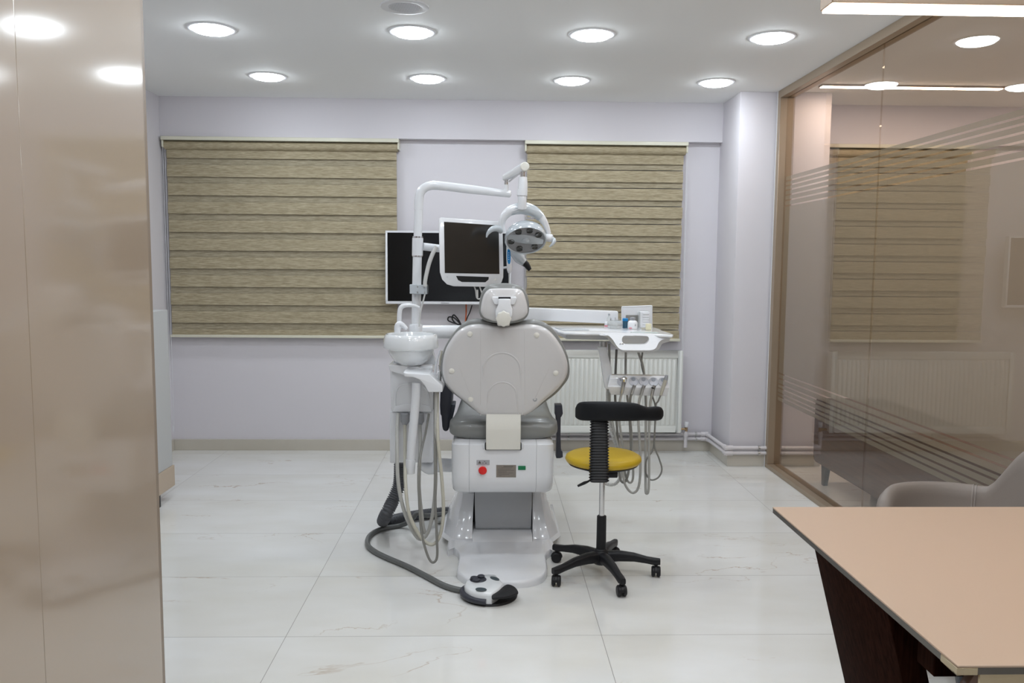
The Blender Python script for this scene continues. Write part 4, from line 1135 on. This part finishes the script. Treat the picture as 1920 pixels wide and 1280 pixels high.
# bracket and instrument holder
build('bracket_joint', MB().rod(at(1131, 640, 4.0), at(1131, 650, 4.0), .019, 18), STEEL, dt)
bl = [(1121.5, 650.5), (1137, 650.5), (1141.5, 670), (1147, 690), (1147.5, 715), (1150, 728), (1142, 730), (1135, 729), (1132, 712), (1127, 680)]
build('holder_bracket', slab(bl, 3.96, .035), WHITE, dt, bevel=.005, seg=3)
hy0, hy1 = 3.90, 3.99
fa = [at(1139, 729, hy0), at(1139, 705, hy0 + .03), at(1252, 707, hy0 + .03), at(1255, 727, hy0)]
hb = MB()
p_ = [at(1144, 703.5, hy0 + .035), at(1250, 705, hy0 + .035), at(1255.5, 727, hy0), at(1139, 725, hy0)]
q_ = [at(1146, 740, hy0 + .012), at(1250.5, 742.5, hy0 + .012)]
back_ = [Vector((v_.x, hy1, v_.z)) for v_ in (p_[0], p_[1])]
hb.add([p_[0], p_[1], p_[2], p_[3], q_[0], q_[1], back_[0], back_[1], Vector((q_[0].x, hy1, q_[0].z)), Vector((q_[1].x, hy1, q_[1].z))],
       [(0, 1, 2, 3), (3, 2, 5, 4), (6, 7, 1, 0), (4, 5, 9, 8), (8, 9, 7, 6), (0, 3, 4, 8, 6), (1, 7, 9, 5, 2)])
ih = build('instrument_holder', hb, WHITE, dt, bevel=.003, seg=2)
fn = Vector((0, -.9, .42)).normalized()
for x, y in ((1165.5, 715), (1187.8, 714.6), (1206.8, 715), (1225.5, 715.5), (1243, 716)):
    c_ = at(x, y, hy0 + .014)
    build('instrument_cup', MB().lathe([(.0225, 0), (.0235, .0015), (.0215, .003), (.019, .0008), (.0001, -.0005)], c_, fn, n=28), CUPW, ih)
    build('cup_socket', MB().lathe([(.0105, 0), (.010, .0016), (.0001, .0016)], c_ - fn.cross(Vector((1, 0, 0))) * -.0115, fn, n=20), CUPG, ih)
# hand pieces with their hoses
def handpiece(label, body, bm_, r, hosep, hm, hr_, extra=None, name='dental_handpiece'):
    t = thing(name, label, 'handpiece', at(body[0][0], body[0][1], body[0][2]), 'instruments hanging on the delivery table')
    build('body', MB().tube([at(*p) for p in body], r, 14, 3), bm_, t)
    build('hose', MB().tube([at(*p) for p in hosep], hr_, 10, 6), hm, t)
    if extra: extra(t)
    return t
def syr(t):
    build('syringe_head', MB().lathe([(.010, -.010), (.013, 0), (.013, .012), (.008, .018)], at(1170.5, 713, 3.88), (0, -.3, 1), n=18), CHROME, t)
    build('spray_tip', MB().tube([at(x, y, 3.87) for x, y in ((1168, 709.5), (1160, 707), (1153, 706.3), (1145, 707.3))], .0018, 8, 4), STEEL, t)
handpiece('chrome air and water syringe with thin bent tip, leftmost on the tray holder',
          [(1170.5, 712, 3.88), (1168, 724, 3.88), (1165.5, 737, 3.89)], STEEL, [.011, .0095, .008],
          [(1165.5, 737, 3.89), (1162, 752, 3.90), (1160, 775, 3.93), (1165, 820, 3.97), (1170, 850, 4.0), (1172, 885, 4.02), (1178, 903, 4.02), (1186, 900, 4.02), (1187, 870, 4.03), (1183, 800, 4.05), (1176, 742, 4.06), (1173, 700, 4.06), (1173.5, 655, 4.04)], HOSE, .0058, syr, 'air_water_syringe')
handpiece('metal handpiece with brownish hose, second from the left on the tray holder',
          [(1190, 722, 3.885), (1187.5, 728, 3.885), (1184.5, 738, 3.89)], STEEL, [.0085, .008, .0072],
          [(1184.5, 737, 3.89), (1181.5, 750, 3.9), (1181, 790, 3.94), (1183, 845, 3.98), (1176, 895, 4.0), (1166, 903, 4.0), (1160, 880, 4.02), (1158, 820, 4.05), (1153.5, 745, 4.06), (1154, 700, 4.06), (1156, 655, 4.04)], HOSED, .0062)
handpiece('metal handpiece hanging in the middle cup of the tray holder',
          [(1208, 722, 3.885), (1205, 729, 3.885), (1202, 740, 3.89)], STEEL, [.0085, .008, .0072],
          [(1202, 739, 3.89), (1198, 756, 3.9), (1197, 790, 3.92), (1200.5, 850, 3.94), (1200, 895, 3.96), (1195, 918, 3.97), (1184, 923, 3.98), (1172, 908, 3.99), (1168, 885, 4.0), (1162, 850, 4.02), (1150, 800, 4.05), (1143, 760, 4.06), (1143, 700, 4.06), (1142, 645, 4.04)], HOSE, .0062)
handpiece('metal handpiece with black ring, second from the right on the tray holder',
          [(1227, 722, 3.885), (1224.5, 730, 3.885), (1222, 742, 3.89)], STEEL, [.0085, .008, .0072],
          [(1222, 740, 3.89), (1218.5, 762, 3.9), (1217, 810, 3.93), (1217, 880, 3.95), (1216, 918, 3.96), (1212.5, 925, 3.965), (1210.5, 915, 3.97), (1210.5, 850, 4.0), (1211, 770, 4.04), (1210, 735, 4.06), (1206, 690, 4.06), (1195, 655, 4.04)], HOSE, .0062,
          lambda t: build('black_ring', MB().rod(at(1225, 726, 3.885), at(1224.6, 728.2, 3.885), .0088, 14), BLACKP, t))
handpiece('ivory pen-shaped scaler handpiece at the right end of the tray holder',
          [(1239, 741, 3.87), (1243, 727, 3.87), (1248, 712, 3.87)], HOSEB, [.006, .0085, .0095],
          [(1239, 740, 3.87), (1234, 752, 3.88), (1229.5, 761, 3.9), (1228, 800, 3.93), (1227, 835, 3.95), (1236, 860, 3.95), (1241, 880, 3.95), (1234, 895, 3.95), (1220, 899, 3.96), (1210.5, 885, 3.97), (1212, 862, 3.98), (1225, 840, 4.0), (1228, 800, 4.03), (1229, 765, 4.05), (1223, 742, 4.06), (1204, 690, 4.06), (1205, 655, 4.04)], HOSED, .0042,
          lambda t: build('grey_nose', MB().tube([at(1248, 712, 3.87), at(1249.5, 706, 3.87), at(1250.5, 703, 3.87)], [.0105, .0085, .006], 14, 2), GREYP, t), 'ultrasonic_scaler')
wh = thing('water_hose', 'translucent white ribbed hose curving below the delivery table', 'hose', at(1150, 830, 4.05))
build('hose', corrugate([at(x, y, 4.08) for x, y in ((1139, 728), (1141, 780), (1150, 820), (1160, 845), (1166, 885), (1160, 900), (1150, 908), (1135, 906), (1120, 898), (1108, 880))], .0085, .0012, .008, 12), HOSEL, wh, smooth=80)

# things lying on the tray
def onz(px, py, dz=0): return atz(px, py, ZT + dz)
def tray_box(name, label, cat, px0, px1, pyb, h_px, depth, m, grp='small items on the delivery tray', bev=.002, lean=0.0):
    p, q = atz(px0, pyb, ZT + .0005), atz(px1, pyb, ZT + .0005)
    Y = p.y; hh_ = h_px * Y / F_PX
    pr = [(p.x, Y, ZT), (q.x, Y, ZT), (q.x, Y + lean, ZT + hh_), (p.x, Y + lean, ZT + hh_)]
    o = build(name, MB().prism(pr, (0, depth, 0)), m, bevel=bev, seg=2)
    return tag(o, label, cat, grp)
# white upright tray leaning at the back
p, q = atz(1166.5, 613, ZT), atz(1222, 613.5, ZT)
lt = thing('instrument_tray', 'white rectangular tray leaning upright behind the small bottles', 'tray', ((p.x + q.x) / 2, p.y, ZT), 'small items on the delivery tray')
zl, zr = at(1165, 575, p.y + .01).z, at(1221, 573, p.y + .01).z
build('sheet', MB().prism([(p.x, p.y, ZT), (q.x, q.y, ZT), (q.x, q.y + .012, zr), (p.x - .002, q.y + .012, zl)], (0, .004, 0)), WHITE2, lt, bevel=.001, seg=1)
rim = MB()
for a_, b_ in (((p.x, p.y, ZT), (p.x - .002, q.y + .012, zl)), ((p.x - .002, q.y + .012, zl), (q.x, q.y + .012, zr)), ((q.x, q.y + .012, zr), (q.x, q.y, ZT))):
    rim.rod(a_, b_, .0035, 8)
build('rim', rim, WHITE, lt)
# bur stand: glass drum with burs
bc_ = onz(1153, 615.5)
bs = thing('bur_stand', 'clear round bur stand full of small metal burs', 'bur stand', bc_, 'small items on the delivery tray')
build('glass_drum', MB().lathe([(.036, 0), (.037, .002), (.037, .038), (.035, .040), (.033, .038), (.033, .004), (.0001, .004)], bc_, n=32), CLEARP, bs)
build('metal_band', MB().lathe([(.0375, .016), (.0378, .019)], bc_, n=32, cap0=False, cap1=False), STEEL, bs)
bu = MB()
for k in range(9):
    a_ = 2 * PI * k / 9
    c_ = bc_ + Vector((math.cos(a_) * .024, math.sin(a_) * .024, .004))
    bu.rod(c_, c_ + Vector((0, 0, .038 + .012 * (k % 3) / 2)), .0016, 6)
build('bur', bu, STEEL, bs)['kind'] = 'stuff'
build('blue_bur_block', MB().box(tuple(bc_ + Vector((0, -.02, .032))), tuple(bc_ + Vector((.03, .01, .036)))), BLUE2, bs)
pb_ = onz(1136.5, 613.5)
o = thing('small_bottle', 'small white bottle with pink print at the left end of the tray items', 'bottle', pb_, 'small items on the delivery tray')
build('body', MB().lathe([(.008, 0), (.0085, .002), (.0085, .026), (.004, .03)], pb_, n=18), WHITE2, o)
build('pink_label', MB().lathe([(.0088, .003), (.0088, .012)], pb_, n=18, cap0=False, cap1=False), PINK, o)
gf = onz(1141.5, 613)
o = thing('glass_vial', 'tall clear glass dropper vial behind the bur stand', 'bottle', gf, 'small items on the delivery tray')
build('body', MB().lathe([(.012, 0), (.0125, .003), (.011, .045), (.004, .055), (.004, .064)], gf, n=18), CLEARP, o)
build('stopper', MB().lathe([(.0055, .062), (.006, .066), (.003, .071)], gf, n=14), GREYP, o)
bj = onz(1172, 614.5)
o = thing('blue_jar', 'dark blue cylindrical jar between the bur stand and white bottle', 'jar', bj, 'small items on the delivery tray')
build('body', MB().lathe([(.0135, 0), (.0135, .036), (.012, .037)], bj, n=20), mat('dark_teal_glass', (.03, .10, .16), .25), o)
build('lid', MB().lathe([(.0145, .036), (.0145, .048), (.012, .050)], bj, n=20), BLUE, o)
tray_box('grey_carton', 'grey-brown carton behind the white bottle', 'box', 1174, 1197, 613.2, 23, .03, GREYBOX)
wb = onz(1186, 616.5)
o = thing('white_bottle', 'round white plastic bottle with dark screw cap and pink marks', 'bottle', wb, 'small items on the delivery tray')
build('body', MB().lathe([(.022, 0), (.0245, .003), (.0255, .012), (.025, .032), (.021, .040), (.013, .044)], wb, n=32), WHITE, o)
build('neck', MB().lathe([(.013, .043), (.0125, .052), (.014, .053), (.014, .058), (.004, .060)], wb, n=24), GREYP, o)
build('pink_label', MB().box(tuple(wb + Vector((-.022, -.0235, .003))), tuple(wb + Vector((-.004, -.0195, .009)))), PINK, o)
build('printed_mark', MB().box(tuple(wb + Vector((.008, -.0252, .016))), tuple(wb + Vector((.012, -.022, .026)))), GREYP, o)
dc = thing('drawer_stack', 'small clear white drawer box stack right of the white bottle', 'box', onz(1208, 614.5), 'small items on the delivery tray')
c_ = onz(1208, 614.5)
build('case', MB().box((c_.x - .022, c_.y, ZT), (c_.x + .026, c_.y + .035, ZT + .084)), WHITE2, dc, bevel=.002, seg=1)
build('side_window', MB().box((c_.x - .030, c_.y - .002, ZT), (c_.x - .0222, c_.y + .035, ZT + .082)), CLEARP, dc)
for k in range(6):
    build('drawer', MB().box((c_.x - .010, c_.y - .003, ZT + .004 + k * .013), (c_.x + .024, c_.y, ZT + .014 + k * .013)), WHITE, dc, bevel=.001, seg=1)
tray_box('ivory_box', 'small ivory card box at the right front of the tray items', 'box', 1211.5, 1221.5, 618.5, 12, .02, YELLOWISH)
tray_box('metal_dish', 'low tan metal dish between bottle and ivory box', 'dish', 1203, 1211, 617, 3, .012, HOSEB, bev=.001)

# ------------------------------------------------------------------ operator stool
SX, SY = .513, 3.62
st = thing('operator_stool', 'black and yellow wheeled stool with curved black backrest', 'stool', (SX, SY, 0))
build('gas_sleeve', MB().lathe([(.027, .075), (.027, .12), (.0225, .125), (.0215, .275), (.018, .278)], (SX, SY, 0), n=28), BLACKP, st)
build('gas_column', MB().rod((SX, SY, .27), (SX, SY, .49), .0125, 24), CHROME, st)
build('base_hub', MB().lathe([(.032, .055), (.040, .065), (.040, .105), (.030, .118)], (SX, SY, 0), n=28), BLACKP, st)
for deg in (-77, -5, 67, 139, 211):
    a_ = math.radians(deg); d_ = Vector((math.cos(a_), math.sin(a_), 0)); s_ = Vector((-d_.y, d_.x, 0))
    rg = []
    for t, z, hh_, ww in ((.02, .088, .026, .024), (.08, .092, .024, .020), (.15, .088, .019, .018), (.21, .076, .015, .016), (.245, .070, .016, .017), (.268, .070, .014, .012)):
        c_ = Vector((SX, SY, z)) + d_ * t
        rg.append([c_ + s_ * (ww * math.copysign(abs(math.cos(q)) ** .6, math.cos(q))) + Vector((0, 0, hh_ * math.copysign(abs(math.sin(q)) ** .6, math.sin(q)))) for q in [2 * PI * k / 16 for k in range(16)]])
    arm_ = build('base_arm', MB().loft(rg), BLACKP, st, smooth=60)
    cc_ = Vector((SX, SY, 0)) + d_ * .25
    wd = Vector((math.cos(a_ * 1.7 + .4), math.sin(a_ * 1.7 + .4), 0)) if deg != -77 else Vector((1, .1, 0)).normalized()
    if deg in (-5, 211): wd = Vector((1, -.15, 0)).normalized()
    cas = MB().lathe([(.008, .045), (.008, .060)], cc_, n=12)
    for s2 in (-1, 1):
        cas.lathe([(.006, -.0085), (.020, -.008), (.0245, -.004), (.0245, .004), (.020, .0085), (.006, .009)], cc_ + wd * (.012 * s2) + Vector((0, 0, .0245)), wd, n=24)
    cs = build('caster', cas, BLACKP, arm_)
    hd_ = MB()
    v_ = wd.cross(Vector((0, 0, 1)))
    pr_ = []
    for k in range(9):
        q = PI * k / 8
        pr_.append(cc_ + Vector((0, 0, .0245)) + v_ * (.028 * math.cos(q)) + Vector((0, 0, .028 * math.sin(q))))
    build('caster_hood', MB().prism([p - wd * .008 for p in pr_], wd * .016), BLACKP, arm_, bevel=.002, seg=1)
zs_ = .520
build('seat', MB().lathe([(.10, -.004), (.150, 0), (.166, .008), (.172, .020), (.168, .032), (.152, .041), (.10, .045), (.0001, .046)], (SX + .003, SY + .005, zs_), n=64), YELLOW, st, smooth=60)
build('seat_pan', MB().lathe([(.06, -.028), (.10, -.022), (.155, -.004), (.160, .002), (.14, .004)], (SX + .003, SY + .005, zs_), n=48), BLACKP, st)
build('mechanism', MB().box((SX - .05, SY - .13, .485), (SX + .05, SY + .05, .512)), BLACKP, st, bevel=.006, seg=2)
build('height_lever', MB().tube([Vector((SX - .02, SY - .06, .49)), at(1105, 901, 3.55), at(1096, 905, 3.55), at(1083, 911, 3.55)], [.004, .004, .007, .005], 10, 3), BLACKP, st)
# bellows-covered back upright
ba, bb_ = at(1123, 903, 3.445), at(1124, 783, 3.445)
rings = []
nn = 23
for k in range(nn * 2 + 1):
    t = k / (nn * 2); c_ = ba.lerp(bb_, t); g_ = 1.0 if k % 2 else .80
    w_, d2 = (.0445 - .0035 * t) * g_, .018 * g_
    rings.append([c_ + Vector((w_ * math.copysign(abs(math.cos(q)) ** .5, math.cos(q)), d2 * math.copysign(abs(math.sin(q)) ** .5, math.sin(q)), 0)) for q in [2 * PI * j / 20 for j in range(20)]])
build('bellows_post', MB().loft(rings), BLACKP, st, smooth=20)
# backrest pad
bp = [(1079, 773, 3.53, 9), (1084, 771, 3.50, 15), (1095, 770.5, 3.465, 18), (1125, 770.5, 3.425, 18.5), (1160, 771, 3.415, 18.3), (1190, 772, 3.43, 17), (1205, 774, 3.445, 14), (1215, 775.5, 3.46, 13), (1230, 775, 3.49, 13.5), (1239, 774.5, 3.52, 11.5), (1243, 774.5, 3.54, 6)]
rg = []
for i, (x, y, Y, hpx) in enumerate(bp):
    c_ = at(x, y, Y); hh_ = hpx * Y / F_PX
    ww = .024 if 0 < i < len(bp) - 1 else .012
    rg.append([c_ + Vector((0, ww * math.copysign(abs(math.cos(q)) ** .7, math.cos(q)), hh_ * math.copysign(abs(math.sin(q)) ** .75, math.sin(q)))) for q in [2 * PI * j / 24 for j in range(24)]])
R_ = []
for j in range(24):
    R_.append(catmull([r_[j] for r_ in rg], 4))
rg2 = [[R_[j][k] for j in range(24)] for k in range(len(R_[0]))]
build('backrest', MB().loft(rg2), BLACKF, st, smooth=70)

# ------------------------------------------------------------------ foot pedal with its hose
fc = atz(918.5, 1116, .0)
fp = thing('foot_pedal', 'round black and white dental foot control on the floor', 'foot pedal', fc)
Rf = .117
build('base_disc', MB().lathe([(Rf, 0), (Rf + .001, .004), (Rf - .002, .009), (.0001, .010)], fc, n=64), BLACKP, fp)
def fl_(px, py, z): return atz(px, py, z)
# white housing outline: left arc and an S-shaped cut on the right
bodyl = []
for k in range(15):
    a_ = math.radians(76 + (262 - 76) * k / 14)
    bodyl.append(fc + Vector((math.cos(a_) * Rf * .95, math.sin(a_) * Rf * .95, 0)))
cut0, cut1 = fl_(918, 1135, 0), fl_(942, 1098, 0)
bodyl += [fl_(915, 1119.5, .056), fl_(922, 1112.5, .056), fl_(929.5, 1107.5, .056), fl_(936, 1103, .056), fl_(941, 1098, .056), fl_(946, 1092, .056)]
for p in bodyl:
    p.z = 0
    d_ = p - fc
    if d_.length > Rf * .95: p.xy = (fc + d_ * (Rf * .95 / d_.length)).xy
cH = sum(bodyl, Vector()) / len(bodyl)
def bz_(p, base_, k):
    q = cH + (p - cH) * k
    return Vector((q.x, q.y, base_ ))
build('housing', MB().loft([[bz_(p, .009, 1.0) for p in bodyl], [bz_(p, .040, .99) for p in bodyl], [bz_(p, .050, .955) for p in bodyl], [bz_(p, .056, .86) for p in bodyl], [bz_(p, .058, .5) for p in bodyl]]), CERAMIC, fp, smooth=40)
gu = []
for k in range(15):
    a_ = math.radians(150 + (262 - 150) * k / 14)
    gu.append(fc + Vector((math.cos(a_) * Rf * 1.0, math.sin(a_) * Rf * 1.0, .020)))
build('rubber_bumper', MB().tube(gu, [.006, .012, .014, .014, .012, .012], 10, 2), DARKARM, fp)
# pressing plate on the right
pl_ = catmull([atz(x, y, .046) for x, y in ((923, 1113.5), (933, 1107.5), (943, 1099), (952, 1094.5), (964, 1098.5), (971, 1106.5), (969.6, 1111), (952, 1117), (934, 1119.5), (923, 1120))], 3, True)
build('press_plate', MB().prism(pl_, (0, 0, -.010)), BLACKP, fp, bevel=.003, seg=2)
def oval(px, py, z, rx, ry, rot, th):
    c_ = atz(px, py, z)
    return MB().prism([c_ + Vector((rx * math.cos(t) * math.cos(rot) - ry * math.sin(t) * math.sin(rot), rx * math.cos(t) * math.sin(rot) + ry * math.sin(t) * math.cos(rot), 0)) for t in [2 * PI * k / 28 for k in range(28)]], (0, 0, th))
build('round_button', oval(896.5, 1087, .056, .036, .034, 0, .006), DARKARM, fp, bevel=.002, seg=1)
lob = MB()
for x, y in ((889, 1084), (902, 1081), (893, 1088)):
    m2 = oval(x, y, .063, .016, .015, 0, .007); lob.add(m2.v, m2.f)
build('selector_cross', lob, DARKARM, fp, bevel=.002, seg=1)
build('oval_button', oval(902, 1105.5, .057, .024, .017, -.3, .004), mat('slate_button', (.05, .07, .08), .4), fp, bevel=.001, seg=1)
build('oval_button', oval(927.5, 1085.5, .056, .025, .011, -.75, .006), mat('slate_button_far', (.05, .07, .08), .4), fp, bevel=.001, seg=1)
hz_ = .014
build('supply_hose', MB().tube([atz(838, 962, .03), atz(800, 966, .075), atz(782, 962, .09), atz(770, 976, .05)] + [atz(x, y, hz_) for x, y in ((750, 985), (725, 989), (704, 996), (691, 1007), (690, 1022), (705, 1035), (730, 1047), (765, 1062), (800, 1080), (828, 1095), (850, 1103), (870, 1107))], .0125, 14, 8), PEDHOSE, fp)

# ------------------------------------------------------------------ desk and armchair on the right
ZD = .75
Lx = .782; yfar, ynear = atz(1450, 950, ZD).y, atz(1790, 1248, ZD).y
dk_ = thing('desk', 'tan glass-topped desk with dark walnut slab leg in the right foreground', 'desk', (1.35, 1.7, 0))
DX1 = 1.93
rc_ = .012
build('desk_top', MB().box((Lx, ynear, ZD - .004), (DX1, yfar, ZD)), DESKTOP, dk_, bevel=.001, seg=1)
build('top_edge', MB().box((Lx + .001, ynear + .001, ZD - .016), (DX1, yfar - .001, ZD - .004)), DESKEDGE, dk_)
cm = MB().box((Lx - .001, ynear - .001, ZD - .0165), (Lx + .035, ynear + .012, ZD - .0035)).box((Lx - .001, ynear - .001, ZD - .0165), (Lx + .012, ynear + .05, ZD - .0035))
build('corner_protector', cm, DESKBRASS, dk_, bevel=.001, seg=1)
build('near_rail', MB().box((Lx + .05, ynear + .02, ZD - .05), (DX1, ynear + .035, ZD - .018)), DESKBRASS, dk_, bevel=.002, seg=1)
# slab leg leaning inwards
T0, T1 = atz(1524, 1026, ZD - .017), atz(1664, 1146, ZD - .017)
lean = .20
def legpoly(yf_, yn_, dx0, dx1):
    return [(Lx + .006 + dx0, yn_, ZD - .017), (Lx + .006 + dx0, yf_, ZD - .017), (Lx + .006 + dx1, yf_ + .02, 0), (Lx + .006 + dx1, yn_ + .02, 0)]
a4 = legpoly(T0.y, T1.y, 0, lean)
build('slab_leg', MB().prism(a4, (.055, 0, 0)), WALNUT, dk_, bevel=.003, seg=2)
build('slab_leg', MB().prism([(DX1 - .06 - (p[0] - Lx), p[1], p[2]) for p in a4], (.055, 0, 0)), WALNUT, dk_, bevel=.003, seg=2)
q0, q1 = at(1741, 1213, 1.45), at(1747, 1259, 1.45)
build('cross_beam', MB().box((q0.x + .001, 1.43, q1.z), (DX1 - .1, 1.49, ZD - .017)), WALNUT, dk_, bevel=.002, seg=1)
cb0 = at(1817, 1256, 1.33)
build('diagonal_panel', MB().prism([(cb0.x, 1.31, ZD - .018), (cb0.x - .16, 1.31, .42), (cb0.x + .1, 1.31, .42), (DX1 - .05, 1.31, .62), (DX1 - .05, 1.31, ZD - .018)], (0, .02, 0)), WALNUT2, dk_, bevel=.002, seg=1)

AX, AY = 1.65, 2.72
ac = thing('armchair', 'taupe leather bucket armchair tucked behind the desk', 'armchair', (AX, AY, 0))
# bucket shell: a band that rises from the low arms to the higher back, open towards the left
def shell_pt(u, v, inner):
    th = math.radians(-150 + 300 * u)
    k = max(0, min(1, (math.cos(th + .22) - .50) / .46)); k = k * k * (3 - 2 * k)
    zr_ = .600 + .185 * k
    e_ = min(u, 1 - u) / .10
    if e_ < 1: zr_ -= .10 * (1 - math.sqrt(max(0, 1 - (1 - e_) ** 2)))
    z_ = .38 + (zr_ - .38) * v
    R0 = .29 - .055 * (1 - v) ** 1.5
    R0 -= .05 * inner
    if 0 < inner < 1 and v >= 1: z_ += .006
    return Vector((AX + math.cos(th) * R0, AY + math.sin(th) * R0, z_))
rg = []
NU = 60
for i in range(NU + 1):
    u = i / NU
    pr_ = [shell_pt(u, v_, 0) for v_ in (0, .3, .6, .82, .93)] + [shell_pt(u, .985, .18), shell_pt(u, 1.0, .35), shell_pt(u, 1.0, .65), shell_pt(u, .985, .85)] + [shell_pt(u, v_, 1) for v_ in (.93, .82, .6, .3, 0)]
    if i in (0, NU):
        c_ = sum(pr_, Vector()) / len(pr_); pr_ = [c_ + (p - c_) * .55 for p in pr_]
    rg.append(pr_)
build('bucket_shell', MB().loft(rg), LEATHER, ac, smooth=75)
build('seat_cushion', MB().lathe([(.12, .36), (.22, .37), (.236, .40), (.22, .45), (.12, .465), (.0001, .467)], (AX, AY, 0), n=40), LEATHER, ac)
for us in ((.676, .684), (.316, .324)):
    sm_ = MB()
    for u in us:
        sm_.tube([shell_pt(u, v_, -.03) for v_ in (.1, .3, .5, .7, .93)] + [shell_pt(u, 1.0, .35), shell_pt(u, 1.0, .65)] + [shell_pt(u, v_, 1.03) for v_ in (.93, .7, .5, .3, .1)], .0014, 6, 3)
    build('seam_stitching', sm_, STITCH, ac)
build('swivel_post', MB().rod((AX, AY, .09), (AX, AY, .38), .022, 18), BLUEBLK, ac)
for deg in (100, 172, 244, 316, 28):
    a_ = math.radians(deg); d_ = Vector((math.cos(a_), math.sin(a_), 0)); s_ = Vector((-d_.y, d_.x, 0)); c_ = Vector((AX, AY, 0))
    build('leg', MB().loft([[c_ + d_ * t + s_ * w1 + Vector((0, 0, z1)), c_ + d_ * t - s_ * w1 + Vector((0, 0, z1)), c_ + d_ * t - s_ * w1 + Vector((0, 0, z0)), c_ + d_ * t + s_ * w1 + Vector((0, 0, z0))] for t, w1, z0, z1 in ((.0, .02, .06, .13), (.12, .018, .04, .10), (.27, .012, 0, .035))]), BLUEBLK, ac, bevel=.003, seg=1)
